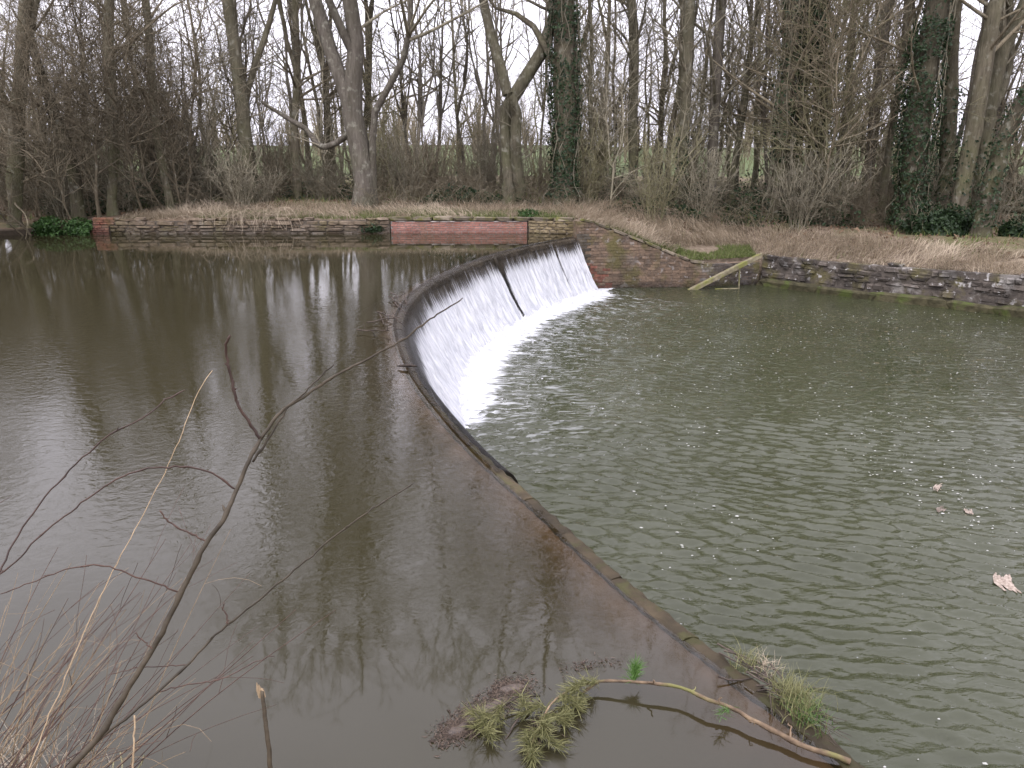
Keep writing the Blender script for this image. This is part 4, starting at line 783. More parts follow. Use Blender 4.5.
for k in range(8):
    rng = np.random.default_rng(300 + k); H = [14.5, 12, 16, 11, 13.5, 17, 10, 13][k]; r = PROTO_R[k]
    tr, cr, sk = build_tree(rand_limbs(rng, H, r, fork=k % 3 != 0), rng, low=.20, lenk=.85, dens=(1.7, 1.35, 2.9, 2.6))
    PROTO.append((mesh_np('trunk', *tr), mesh_np('crown', *cr)))
    PROTO[-1][0].materials.append(M[['bark', 'bark_smooth', 'bark_dark'][k % 3]]); PROTO[-1][1].materials.append(M[['twig', 'twig', 'twig_dark'][k % 3]])
def where(x, y):
    px = 512 + 769 * x / (y * .957 + .5)
    for lim_, txt in ((170, 'at the far left, behind the bright ivy'), (246, 'left of the moss tinged tree'), (355, 'between moss tinged tree and forked grey tree'), (505, 'between forked grey tree and twisting tree'),
                      (570, 'behind twisting tree and ivy column'), (682, 'between ivy column and ivy footed tree'), (785, 'between ivy footed tree and reddish twin stems'), (905, 'between reddish twin stems and thickest ivy trunk')):
        if px < lim_: return txt
    return 'at the right, beyond the thickest ivy trunk'
def depth(x, y):
    v = y - float(np.interp(x, XF, YF)); return 'front' if v < 6 else 'middle' if v < 12 else 'back'
TONE = ['brown', 'pale grey', 'dark']
spots = []
def far_enough(x, y, d): return all((x - a) ** 2 + (y - b) ** 2 > d * d for a, b in spots)
for key, b, l in TREES: spots.append((b[0], b[1]))
FILL = [(-8.3, 31), (-9.3, 34.5), (-7.7, 32.8), (-8.9, 38), (-8.0, 35.8), (-10.6, 33), (-6.6, 37)]
protoroot = [None] * 8; nt = 0; tries = 0
while nt < 165 and tries < 6000:
    tries += 1
    y = 29.5 + 17 * R.random() ** 1.1; x = R.uniform(-1, 1) * y * 0.98 if R.random() < .93 else R.uniform(-2.0, 1.4) * y
    if x < -8 and R.random() < .25: y = R.uniform(26.5, 31)
    if y < np.interp(x, XF, YF) + 2.8 + (1.8 if -9 < x < 8 else 0) or not far_enough(x, y, 1.25): continue
    if nt < len(FILL): x, y = FILL[nt]
    spots.append((x, y)); k = R.randrange(8); z = float(gz(x, y)) - .05
    if protoroot[k] is None:
        rt = empty('bare_tree', (0, 0, 0), 'bare tree', 'tree', 'bare trees crowded behind the bank'); link('trunk', PROTO[k][0], None, rt); link('crown', PROTO[k][1], None, rt); protoroot[k] = rt
    else: rt = copy_tree(protoroot[k])
    rt.location = (x, y, z); rt.rotation_euler = (0, 0, R.uniform(0, 6.28)); q = R.uniform(.8, 1.12); rt.scale = (q, q, R.uniform(.85, 1.1) * (.62 if x < -.40 * y else 1)); nt += 1
    rt['label'] = '%s %s bare tree, %s of wood, %s' % (TONE[k % 3], 'slender' if PROTO_R[k] < .1 else 'stout', depth(x, y), where(x, y)); rt['group'] = 'bare trees in the wood ' + where(x, y)
# a few trees up and down the river, outside the picture
for x, y in [(-24, 26), (-29, 28), (-34, 27), (-40, 29), (-21.5, 27), (25, 16), (30, 13), (27, 21), (34, 20), (22.5, 19.5), (36, 10)] + [(R.uniform(22, 48), R.uniform(18, 44)) for _ in range(30)]:
    if y < np.interp(x, XF, YF) + 3: continue
    rt = copy_tree(protoroot[R.randrange(8)] or protoroot[0]); rt.location = (x, y, float(gz(x, y)) - .05); rt.rotation_euler = (0, 0, R.uniform(0, 6.28)); rt.scale = (1, 1, 1); rt['label'] = 'bare tree beside the river beyond the %s edge of the view' % ('left' if x < 0 else 'right'); rt['group'] = 'bare trees outside the view'

# --- saplings and coppice shrubs
SAP = []
for k in range(6):
    rng = np.random.default_rng(400 + k); H = [6.5, 5, 8, 4.2, 7, 5.5][k]
    tr, cr, sk = build_tree(rand_limbs(rng, H, .035 + .004 * k, .9, k % 2 == 0), rng, low=.08, dens=(4.2, 2.6, 3.2, 0.6), twr=.0045)
    V, F = join([tr, cr]); me = mesh_np('sapling', V, F); me.materials.append(M[['twig', 'twig_green', 'twig_dark'][k % 3]]); SAP.append(me)
SHR = []
for k in range(5):
    rng = np.random.default_rng(500 + k); H = [3.2, 2.4, 4.0, 2.8, 3.5][k]; lim = []
    for q in range(22):
        a = rng.random() * 6.28; sp = rng.uniform(.05, .5); h = H * rng.uniform(.6, 1.05); c = rng.uniform(0, .35)
        lim.append([(math.cos(a) * (c + sp * h * t ** 1.4), math.sin(a) * (c + sp * h * t ** 1.4), -.1 + h * t - .25 * sp * h * t * t, .016 * (1 - .8 * t)) for t in np.linspace(0, 1, 6)])
    tr, cr, sk = build_tree(lim, rng, low=.15, dens=(3.6, 3.0, 2.5, 0), lenk=.35, twr=.004)
    V, F = join([tr, cr]); me = mesh_np('coppice_shrub', V, F); me.materials.append(M[['twig_green', 'twig', 'twig_green', 'twig_dark', 'twig'][k]]); SHR.append(me)
n = 0; sp2 = []
for q in range(40):                                             # dense thicket over the water at the far left
    x = R.uniform(-22, -11.5); y = np.interp(x, XF, YF) + R.uniform(.0, 6) ** 1.2; sp2.append((x, y)); ks = R.choice([2, 5, 2, 5]); me = SAP[ks]
    o = tag(link('sapling', me, None, None, (x, y, float(gz(x, y)) - .05)), '%s sapling in the tangled thicket at the %s' % ('tall dark' if ks == 2 else 'short dark', 'left edge, over the water' if x < -15.2 else 'far left, around the brick stub'), 'sapling', 'saplings in the left thicket')
    hang = q < 12
    if hang: o.location.x = x = R.uniform(-19.5, -15.3); o.location.y = y = float(np.interp(x, XF, YF)) + R.uniform(-.1, .25); o.location.z = float(gz(x, y)) - .1
    o.rotation_euler = (R.uniform(.35, .8) if hang else R.uniform(.0, .3), R.uniform(-.25, .25), R.uniform(-.4, .4)); q = R.uniform(.4, .65) if hang else R.uniform(.6, 1.1); o.scale = (q, q, q)
while n < 115:
    y = 27.0 + 16 * R.random() ** 1.3; x = R.uniform(-1, 1) * y * .85
    if y < np.interp(x, XF, YF) + 2.4 + (1.0 if -9 < x < 3 else 0): continue
    if any((x - a) ** 2 + (y - b) ** 2 < .2 for a, b in sp2): continue
    sp2.append((x, y)); ks = R.randrange(6); me = SAP[ks]
    o = tag(link('sapling', me, None, None, (x, y, float(gz(x, y)) - .05)), '%s %s sapling, %s of wood, %s' % ('tall' if ks in (0, 2, 4) else 'short', ['greyish', 'greenish', 'dark'][ks % 3], depth(x, y), where(x, y)), 'sapling', 'saplings in the undergrowth ' + where(x, y))
    o.rotation_euler = (R.uniform(-.12, .12), R.uniform(-.12, .12), R.uniform(0, 6.28)); q = R.uniform(.75, 1.25); o.scale = (q, q, q); n += 1
n = 0
while n < 100:
    y = 26.6 + 14 * R.random() ** 1.4; x = R.uniform(-.62, .68) * y
    if y < np.interp(x, XF, YF) + 2.0 + (1.0 if -9 < x < 3 else 0): continue
    if -6.5 < x < -4 and y < 29: continue
    ks = R.choice([0, 2, 1, 4] if 2 < x < 10 else [1, 3, 4, 3, 1]); me = SHR[ks]
    o = tag(link('coppice_shrub', me, None, None, (x, y, float(gz(x, y)) - .05)), '%s leafless shrub, %s of wood, %s' % (['greenish', 'greyish', 'tall greenish', 'dark', 'greyish'][ks], depth(x, y), where(x, y)), 'shrub', 'leafless shrubs ' + where(x, y))
    o.rotation_euler = (0, 0, R.uniform(0, 6.28)); q = R.uniform(.6, 1.1); o.scale = (q, q, q * R.uniform(.8, 1.1)); n += 1

# --- hedgerow along the near side of the field: one mass of bare stems
rng = np.random.default_rng(78); lim = []
for q in range(1500):
    x = rng.uniform(-62, 66); y = 62 + rng.normal() * 1.2
    if noise2(x * .16, 3.0, 111) < .42: continue
    h = rng.uniform(1.2, 3.4) * (.6 + .7 * noise2(x * .3, 9.0, 112)); z = float(gz(x, y)); dx, dy = rng.normal(size=2) * .35
    lim.append([(x + dx * t, y + dy * t, z - .1 + h * t, .025 * (1 - .7 * t)) for t in np.linspace(0, 1, 4)])
A = np.array([resample(l, 4) for l in lim]); P0, R0 = A[..., :3], A[..., 3]
P1, R1 = spawn(P0, R0, 3.0, .1, 45, lambda t, L: .25 * L + .2, 3, rng, .3, .2, .010, .01, maxn=12)
V, F = join([tubes(P0, R0, 4), tubes(P1, R1, 3)])
tag(link('hedgerow', mesh_np('hedgerow', V, F), M['twig_green']), kind='stuff')
# --- far hedge and wood beyond the field: one mass
rng = np.random.default_rng(77); lim = []
for q in range(420):
    y = rng.uniform(120, 230); x = rng.uniform(-1.15, 1.15) * y; h = rng.uniform(5, 12); z = float(gz(x, y)); a = rng.random() * 6.28
    for w in range(7):
        a = rng.random() * 6.28; s_ = h * rng.uniform(.05, .28)
        lim.append([(x + math.cos(a) * s_ * t ** 1.2 * (w > 0), y + math.sin(a) * s_ * t ** 1.2 * (w > 0), z - .2 + h * (.15 * (w > 0) + .85 * t), .16 * (1 - .8 * t)) for t in np.linspace(0, 1, 4)])
A = np.array([resample(l, 4) for l in lim]); P0, R0 = A[..., :3], A[..., 3]
P1, R1 = spawn(P0, R0, 1.6, .1, 45, lambda t, L: .18 * L + .5, 3, rng, .3, .2, .035, .01, maxn=14)
V, F = join([tubes(P0, R0, 4), tubes(P1, R1, 3)])
tag(link('distant_wood', mesh_np('distant_wood', V, F), M['twig_dark']), kind='stuff')
# ------------------------------------------------------------------ grasses, ivy and bushes on the banks
def blades(x, y, z, h, w, rng, lean=0.5, dirx=None, seg=3):
    """n tapering blades; lean = how far over the tip bends, in blade lengths"""
    n = len(x); a = rng.random(n) * 6.283 if dirx is None else dirx + rng.normal(size=n) * .7
    l = lean * rng.uniform(.3, 1.5, n); d = np.stack([np.cos(a), np.sin(a), 0 * a], 1); sd_ = np.stack([-np.sin(a + rng.normal(size=n)), np.cos(a), 0 * a], 1)
    base = np.stack([x, y, z], 1); rows = []
    for j in range(seg + 1):
        t = j / seg; c = base + d * (l * h * t ** 1.7)[:, None]; c[:, 2] += h * (t - .45 * np.minimum(l, 1.4) * t * t)
        ww = (w * (1 - t * .92))[:, None]; rows += [c - sd_ * ww / 2, c + sd_ * ww / 2]
    V = np.stack(rows, 1).reshape(-1, 3); i = np.arange(n)[:, None] * (2 * seg + 2)
    F = np.concatenate([i + np.array([[2 * j, 2 * j + 1, 2 * j + 3, 2 * j + 2]]) for j in range(seg)])
    return V, [F]
rng = np.random.default_rng(9)
def scatter_bank(n, x0, x1, v0, v1, power=1.0):
    x = rng.uniform(x0, x1, n); v = v0 + (v1 - v0) * rng.random(n) ** power; y = np.interp(x, XF, YF) + v; return x, y, v
# dry straw coloured grass: along the far bank, down the slope, and behind the pool wall
parts = []
for n, x0, x1, v0, v1, h0, h1 in [(13000, -12.5, 2.2, .05, 2.6, .13, .5), (9000, 1.8, 7.5, .0, 2.9, .2, .62), (14500, 6.5, 20, -.12, 2.1, .22, .70), (3500, 20, 40, .0, 2.6, .25, .7), (1500, -13, -10, .3, 3, .12, .35)]:
    x, y, v = scatter_bank(n, x0, x1, v0, v1, 1.1); cl = noise2(x * 1.3, y * 1.3, 91) * .6 + noise2(x * 3.1, y * 3.1, 92) * .4; ok = cl > .26 - .1 * (x > 7)
    ok &= ~((x > 5.3) & (x < 8.1) & (v < .75))
    x, y, v, cl = x[ok], y[ok], v[ok], cl[ok]; h = (h0 + (h1 - h0) * cl) * rng.uniform(.5, 1.4, len(x)) * np.where(v < .35, .7, 1)
    parts.append(blades(x, y, gz(x, y) - .02, h, rng.uniform(.010, .026, len(x)), rng, 1.0, math.pi * 1.5 + 1.6 * (noise2(x * .7, y * .7, 93) - .5) * 3))
tag(link('dry_grass', mesh_np('dry_grass', *join(parts), smooth=False), M['straw']), kind='stuff')
parts = []
for n, x0, x1, v0, v1, h0, h1, th in [(9500, -10.5, -1, -.05, 1.3, .06, .2, .40), (3500, -1, 2, -.05, 1.2, .06, .2, .4), (2600, 3.0, 5.6, -.05, .5, .08, .2, .25), (5200, 5.4, 8.1, -.15, .75, .06, .18, .40), (2500, -10, 8, 1, 4, .1, .25, .6), (1200, 8, 16, .0, 2.5, .1, .25, .6)]:
    x, y, v = scatter_bank(n, x0, x1, v0, v1); ok = noise2(x * 1.1, y * 2, 95) > th; x, y = x[ok], y[ok]
    parts.append(blades(x, y, gz(x, y) - .02, rng.uniform(h0, h1, len(x)), rng.uniform(.012, .024, len(x)), rng, .5, seg=2))
tag(link('green_grass', mesh_np('green_grass', *join(parts), smooth=False), M['grass']), kind='stuff')
n = 14000; x = rng.uniform(-20, 26, n); y = np.interp(x, XF, YF) + rng.uniform(2.2, 20, n); ok = noise2(x * .35, y * .35, 103) > .42; x, y = x[ok], y[ok]
tag(link('woodland_grass', mesh_np('woodland_grass', *blades(x, y, gz(x, y) - .02, rng.uniform(.1, .4, len(x)), rng.uniform(.02, .045, len(x)), rng, .6, seg=2), smooth=False), M['grass']), kind='stuff')
# leaf litter and low brambles under the trees
x = rng.uniform(-24, 24, 7000); y = np.interp(x, XF, YF) + rng.uniform(1.5, 16, 7000)
M['dead_leaf'] = mat_leaf('dead_leaf', (0.10, 0.06, 0.035), (0.28, 0.19, 0.12), .8)
tag(link('leaf_litter', mesh_np('leaf_litter', *leaf_cloud(np.stack([x, y, gz(x, y) + .03], 1), .12, rng), smooth=False), M['dead_leaf']), kind='stuff')
n = 2200; x = rng.uniform(-.66, .72, n); y0 = 27 + 8 * rng.random(n) ** 1.4; x = x * y0; y = np.maximum(y0, np.interp(x, XF, YF) + 1.9); ok = noise2(x * .5, y * .5, 97) > .25
x, y = x[ok], y[ok]; n = len(x); a = rng.random(n) * 6.28; Ln = rng.uniform(.6, 2.4, n); t = np.linspace(0, 1, 8)
P = np.stack([x[:, None] + np.cos(a)[:, None] * Ln[:, None] * t * .8, y[:, None] + np.sin(a)[:, None] * Ln[:, None] * t * .8, gz(x, y)[:, None] + Ln[:, None] * (1.5 * t - 1.15 * t * t) * rng.uniform(.5, 1.1, n)[:, None]], -1)
P += np.cumsum(rng.normal(size=P.shape) * .03, 1); Rr = np.repeat((.009 * (1 - .7 * t))[None], n, 0)
C1, R1_ = spawn(P, Rr, 2.5, .2, 55, lambda t, L: .15 + .22 * L, 4, rng, .1, .25, .0045, .006)
tag(link('brambles', mesh_np('brambles', *join([tubes(P, Rr, 4), tubes(C1, R1_, 3)])), M['twig_dark']), kind='stuff')
# low green ground cover seen between the trunks
x = rng.uniform(-.6, .75, 36000); y0 = 26.5 + 11 * rng.random(36000); x = x * y0; y = np.maximum(y0, np.interp(x, XF, YF) + 2.4); cl = noise2(x * .45, y * .45, 99) ; ok = cl > .45
x, y, cl = x[ok], y[ok], cl[ok]; hz = rng.random(len(x)) ** 1.5 * (cl - .5) * 3.6
tag(link('ground_ivy', mesh_np('ground_ivy', *leaf_cloud(np.stack([x, y, gz(x, y) + hz], 1), .10, rng), smooth=False), M['ivy']), kind='stuff')

def bush(name, label, cat, loc, size, n, leaf, mat, mstem, seed, group=None, sub='foliage', box=1.0):
    rg = np.random.default_rng(seed); root = empty(name, loc, label, cat, group)
    lim = []
    for q in range(12):
        a = rg.random() * 6.28; f = rg.uniform(.2, .9); lim.append([(math.cos(a) * size[0] * f * t, math.sin(a) * size[1] * f * t, size[2] * rg.uniform(.5, 1) * t ** .7, .012 * (1 - .7 * t)) for t in np.linspace(0, 1, 5)])
    A = np.array([resample(l, 6) for l in lim]); P1, R1 = spawn(A[..., :3], A[..., 3], 6, .2, 50, lambda t, L: .15 + .3 * L, 4, rg, .1, .2, .004, .006)
    link('stems', mesh_np('stems', *join([tubes(A[..., :3], A[..., 3], 4), tubes(P1, R1, 3)])), mstem, root)
    d = rg.normal(size=(n, 3)); d /= np.linalg.norm(d, axis=1, keepdims=True); d[:, 2] = np.abs(d[:, 2]); d = np.sign(d) * np.abs(d) ** box; lump = .6 + .6 * noise2(np.arctan2(d[:, 1], d[:, 0]) * 2.2 + seed, d[:, 2] * 3, seed)
    r = lump * rg.random(n) ** .35; p = d * r[:, None] * np.array(size)
    link(sub, mesh_np(sub, *leaf_cloud(p, leaf, rg, d, 1.4), smooth=False), mat, root); return root
bush('ivy_clump', 'bright green ivy spilling down the far left bank to the water', 'ivy', (-14.4, 25.2, -.08), (1.12, .42, .60), 4600, .085, M['ivy_bright'], M['twig_dark'], 1, box=.5)
bush('evergreen_bush', 'broad dark evergreen bush behind the pool wall', 'bush', (14.0, 25.6, -.05), (1.25, .9, .95), 5200, .10, M['ivy'], M['twig_dark'], 2)
bush('evergreen_bush', 'small dark green bush at the right edge above the pool wall', 'bush', (16.1, 24.6, -.05), (.8, .7, .8), 2400, .10, M['ivy'], M['twig_dark'], 3)
bush('ivy_clump', 'dark ivy hanging at the left end of the red brick wall', 'ivy', (-4.6, 25.55, .05), (.4, .25, .42), 700, .07, M['ivy'], M['twig_dark'], 4)
bush('weed', 'small bright green weed on the coping above the red brick wall', 'weed', (.55, 26.1, .5), (.42, .3, .24), 700, .07, M['ivy_bright'], M['twig_green'], 5)
# dead stems heaped over the rubble wall
rg = np.random.default_rng(31); lim = []
hp = empty('dead_stem_heap', (-8.6, 25.3, .4), 'pale dead stems heaped over the middle of the rubble wall', 'dead stems')
for q in range(130):
    x0 = rg.normal() * .75; a = -math.pi / 2 + rg.normal() * 1.0; l = rg.uniform(.4, 1.1); k = rg.uniform(.2, .6)
    lim.append([(x0 + math.cos(a) * l * t, .35 + math.sin(a) * l * t * .75, .1 + k * math.sin(t * 2.2) - .62 * t * t * l, .007 * (1 - .5 * t)) for t in np.linspace(0, 1, 6)])
A = np.array([resample(l, 7) for l in lim]); A[..., :3] += np.cumsum(rg.normal(size=A[..., :3].shape) * .02, 1)
link('stems', mesh_np('stems', *tubes(A[..., :3], A[..., 3], 4)), M['straw'], hp)
# fallen trunk in the wood on the right
lg = empty('fallen_log', (15.9, 27.2, .1), 'fallen brown trunk lying in the wood behind the evergreen bushes', 'log')
V, F = tubes(resample([(-1.6, .2, .35, .10), (-.4, 0, .48, .11), (1.0, -.1, .55, .12), (2.4, -.2, .5, .13)], 14)[None, :, :3], np.full((1, 14), .115), 9, True)
link('trunk', mesh_np('trunk', V, F), M['bark_dark'], lg)

# ------------------------------------------------------------------ twigs caught on the weir crest
dr = empty('twig_snag', (-1.95, 12.9, 0), 'dark twigs snagged on the weir crest where the fall begins', 'driftwood')
rg = np.random.default_rng(41); lim = []
for (a, b_) in [((-.34, .95, .05), (.10, .35, -.02)), ((-.30, .90, .03), (.02, .95, .10)), ((.0, .9, .08), (.22, -.4, -.05)), ((-.30, -.55, .06), (.22, -1.15, .0)), ((-.28, -.5, .05), (.05, -1.4, .03)), ((-.38, -1.2, .05), (.2, -.8, .05)), ((-.42, -1.7, .03), (.15, -1.75, .03)), ((-.15, .5, .04), (.15, -.3, .02)), ((-.2, -1.6, .02), (.22, -2.4, -.02)), ((-.35, 1.0, .1), (-.2, .7, .02))]:
    a = np.array(a); b_ = np.array(b_); t = np.linspace(0, 1, 7)[:, None]; p = a * [.8, 1, 1] + (b_ - a * [.8, 1, 1]) * t; p += np.cumsum(rg.normal(size=p.shape) * .018, 0); lim.append(np.concatenate([p, .012 * (1 - .6 * t)], 1))
A = np.stack(lim); P1, R1 = spawn(A[..., :3], A[..., 3], 5, .2, 50, lambda t, L: .05 + .15 * L, 4, rg, .1, .2, .004, .01)
link('twigs', mesh_np('twigs', *join([tubes(A[..., :3], A[..., 3], 6), tubes(P1, R1, 4)])), M['dead_wood'], dr)
for (s_, l, lab) in [(11.8, .22, 'short dark twig lying on the weir crest right of its edge bend'), ]:
    c = crest(np.array([7.6]))[0]; n_ = cnorm(np.array([7.6]))[0]
    o = tag(link('crest_twig', mesh_np('crest_twig', *tubes(resample([(-.12, .03, 0, .012), (0, 0, .015, .02), (.13, .02, 0, .012)], 8)[None, :, :3], np.array([[.008, .014, .018, .02, .02, .016, .012, .008]]), 6, True)), M['dead_wood'], None, (c[0] - .12, c[1], .03)), 'short black twig resting on the crest below the snagged twigs', 'driftwood')

# ------------------------------------------------------------------ floating pine bough by the near bank
def local(pts, base): return [(p[0] - base[0], p[1] - base[1], p[2] - base[2], *p[3:]) for p in pts]
pb = empty('pine_bough', (.65, 3.32, 0), 'broken pine bough with yellow green needles floating on calm water', 'branch')
bs = (.65, 3.32, 0)
def limb(name, key, r0, r1, mat, root, base, sides=8, n=28, bud=0, rs=1):
    p = resample(local(TW[key], base), n)[:, :3]; rg = np.random.default_rng(rs); p[1:-1] += rg.normal(size=(n - 2, 3)) * .0015
    r = np.linspace(r0, r1, n) * (1 + .22 * (rg.random(n) > .78) + rg.normal(size=n) * .05); V, F = tubes(p[None], r[None], sides, True); link(name, mesh_np(name, V, F), mat, root); return p, r
p_, r_ = limb('stem', 'pine', .013, .006, M['pine_bark'], pb, bs)
p2, r2 = limb('side_stem', 'pine2', .006, .003, M['pine_bark'], pb, bs, 6, 16)
p3, r3 = limb('side_stem', 'pine3', .006, .003, M['dead_wood'], pb, bs, 6, 16)
p4, r4 = limb('side_stem', 'pine4', .006, .003, M['dead_wood'], pb, bs, 6, 14)
def spray(name, pts, n, ln, mat, root, seed, up=.5, w=.0028):
    n = int(n * 1.5); rg = np.random.default_rng(seed); k = rg.integers(0, len(pts) - 1, n); u = rg.random((n, 1)); p = pts[k] * (1 - u) + pts[k + 1] * u + rg.normal(size=(n, 3)) * .006
    T = pts[k + 1] - pts[k]; T /= np.linalg.norm(T, axis=1, keepdims=True) + 1e-9
    d = T * .8 + rg.normal(size=(n, 3)) * .55; d[:, 2] = np.abs(d[:, 2]) * up + .1; d /= np.linalg.norm(d, axis=1, keepdims=True)
    l = ln * rg.uniform(.4, 1.25, n)[:, None]; q = np.cross(d, rg.normal(size=(n, 3))); q /= np.linalg.norm(q, axis=1, keepdims=True); q *= w / 2
    m = p + d * l * .55; m[:, 2] -= .002; e = p + d * l; e[:, 2] -= l[:, 0] * .12; e[:, 2] = np.maximum(e[:, 2], .004)
    V = np.stack([p - q * .7, p + q * .7, m + q, m - q, e], 1).reshape(-1, 3); i = np.arange(n)[:, None] * 5
    link(name, mesh_np(name, V, [i + np.array([[0, 1, 2, 3]]), i + np.array([[3, 2, 4]])], False), mat, root)
def sub_twig(a, d, l, seed, up=.015):
    rg = np.random.default_rng(seed); t = np.linspace(0, 1, 6)[:, None]; p = np.array(a) + np.array(d) * l * t; p[:, 2] += up * np.sin(t[:, 0] * 3) ; p += np.cumsum(rg.normal(size=p.shape) * .006, 0); return p
sd0 = 60
for (pts, i, d, l, n_) in [(p2, 2, (-.7, -.4, 0), .13, 110), (p2, 4, (-.3, -1, 0), .15, 120), (p2, 6, (.6, -.8, 0), .14, 120), (p2, 8, (-.9, -.3, 0), .12, 110), (p2, 9, (.8, -.5, 0), .15, 130), (p2, 11, (-.6, -.8, 0), .12, 120), (p2, 12, (.7, -.7, 0), .14, 120), (p2, 14, (-.2, -1, 0), .1, 110), (p2, 10, (0, -1, 0.1), .1, 100), (p_, 24, (-.8, -.5, 0), .12, 80), (p_, 26, (-.3, -.9, 0), .14, 90),
                           (p3, 7, (-.3, -1, 0), .12, 100), (p3, 10, (-.7, -.6, 0), .12, 100), (p3, 13, (.3, -1, 0), .1, 100), (p3, 4, (.2, -1, 0), .1, 70), (p3, 12, (-.9, .1, 0), .08, 60)]:
    sd0 += 1; t_ = sub_twig(pts[i], d, l, sd0); spray('needle_spray', t_, n_, 0.085, M['needle'], pb, sd0)
spray('needle_spray', np.array(local(resample(TW['sprig'], 6), bs)) + np.array([0, 0, .0]), 170, .075, M['needle_green'], pb, 90, 1.2)
sub = sub_twig(p_[11], (-.5, -.6, 0), .1, 97); spray('needle_spray', sub, 50, .045, M['needle_green'], pb, 98, .4)
for i in (5, 9, 12, 15, 19):                                    # snapped side stubs
    q = sub_twig(p_[i], (R.uniform(-.6, .6), R.choice([-1, 1]) * .6, .3), .05, 200 + i); link('stub', mesh_np('stub', *tubes(q[None], np.linspace(.005, .002, 6)[None], 5)), M['pine_bark'], pb)
# brown scum of needles and leaf bits lodged round it
rg = np.random.default_rng(51); pts = []
def sc_at(cx, cy, sx, sy, n, rot=0):
    a = rg.normal(size=(n, 2)) * .5; a = a[np.abs(a).max(1) < 1.1]; c, s__ = math.cos(rot), math.sin(rot); x = a[:, 0] * sx; y = a[:, 1] * sy
    pts.append(np.stack([cx + x * c - y * s__, cy + x * s__ + y * c, rg.uniform(.001, .006, len(a))], 1))
sc_at(-.12, 3.12, .30, .10, 1500, .75); sc_at(-.24, 2.98, .14, .07, 700, .6); sc_at(-.02, 3.28, .10, .07, 300); sc_at(.42, 3.45, .2, .05, 110, .2); sc_at(.15, 3.0, .08, .1, 200)
sp_ = np.concatenate(pts); sp_ = np.concatenate([sp_, sp_ + rg.normal(size=sp_.shape) * [.02, .02, .0005]])
def slivers(p, l0, l1, w, rg):
    n = len(p); a = rg.random(n) * 3.1416 + .4 * rg.normal(size=n); d = np.stack([np.cos(a), np.sin(a), rg.normal(size=n) * .10], 1); q = np.stack([-np.sin(a), np.cos(a), rg.normal(size=n) * .2], 1); l = (l0 + (l1 - l0) * rg.random(n) ** 2)[:, None]; w = w * rg.uniform(.5, 1.6, (n, 1))
    c = rg.normal(size=(n, 1)) * .15 * l
    V = np.stack([p - d * l / 2, p + q * (w / 2 + c), p + d * l / 2, p - q * (w / 2 - c)], 1).reshape(-1, 3); V[:, 2] = np.abs(V[:, 2]) + .001; i = np.arange(n)[:, None] * 4
    return V, [i + np.array([[0, 1, 2]]), i + np.array([[0, 2, 3]])]
def lump_mat(cx, cy, sx, sy, rot, seed):
    # matted wet silt and leaf mould under the slivers
    u, r = np.meshgrid(np.linspace(0, 2 * math.pi, 40), np.linspace(0, 1, 9), indexing='ij'); ed = .65 + .7 * fbm(np.cos(u) * 2.5 + seed, np.sin(u) * 2.5, seed); x = np.cos(u) * r * ed * sx; y = np.sin(u) * r * ed * sy
    c, s__ = math.cos(rot), math.sin(rot); z = .012 * (1 - r ** 2) * (.5 + fbm(x * 40, y * 40, seed + 3)) - .004 * (r > .9)
    return np.stack([cx + x * c - y * s__, cy + x * s__ + y * c, z], -1).reshape(-1, 3), [grid_faces(40, 9)[:, ::-1]]
M['silt'] = mat_simple('silt', (0.035, 0.025, 0.019), (0.10, 0.072, 0.052), 60, rough=.5, rand=0, bump=.006, spec=.4)
tag(link('wet_silt', mesh_np('wet_silt', *join([lump_mat(-.14, 3.10, .15, .04, .75, 3), lump_mat(-.25, 2.98, .08, .035, .6, 4), lump_mat(.0, 3.27, .07, .03, .3, 5)])), M['silt']), kind='stuff')
tag(link('floating_scum', mesh_np('floating_scum', *slivers(sp_, .005, .04, .0022, rg), smooth=False), M['scum']), kind='stuff')

# debris and grass caught at the near end of the weir
db = empty('debris_clump', (1.3, 3.25, 0), 'grassy clump of debris caught on the near end of the weir', 'debris')
rg = np.random.default_rng(61); lim = []
for q in range(46):
    t0 = rg.random(); c = np.array([1.22 + .24 * t0, 3.45 - .45 * t0, .02]) - np.array([1.3, 3.25, 0]) + rg.normal(size=3) * [.03, .03, .006]; d = np.array([.5, -.85, 0]) + rg.normal(size=3) * [.5, .5, .12]; l = rg.uniform(.08, .3)
    t = np.linspace(0, 1, 6)[:, None]; p = c + d * l * (t - .5); p += np.cumsum(rg.normal(size=p.shape) * .006, 0); lim.append(np.concatenate([p, .0045 * (1.2 - t)], 1))
A = np.stack(lim); A[..., 2] = np.abs(A[..., 2]) + .005
link('twigs', mesh_np('twigs', *tubes(A[..., :3], A[..., 3], 5)), M['dead_wood'], db)
def tuft(cx, cy, n, h, seed, mat, sp=.05):
    rg = np.random.default_rng(seed); x = rg.normal(size=n) * sp + cx - 1.3; y = rg.normal(size=n) * sp * 1.2 + cy - 3.25
    V, F = blades(x, y, np.full(n, .012), rg.uniform(.4, 1.2, n) * h, rg.uniform(.003, .005, n), rg, .75); link('grass_tuft', mesh_np('grass_tuft', V, F, False), mat, db)
tuft(1.40, 3.12, 360, .14, 1, M['needle'], .055); tuft(1.36, 3.22, 160, .11, 2, M['needle'], .04); tuft(1.24, 3.44, 150, .10, 3, M['needle'], .035); tuft(1.33, 3.40, 60, .10, 4, M['straw'], .03); tuft(1.42, 3.05, 160, .1, 5, M['needle_green'], .045)

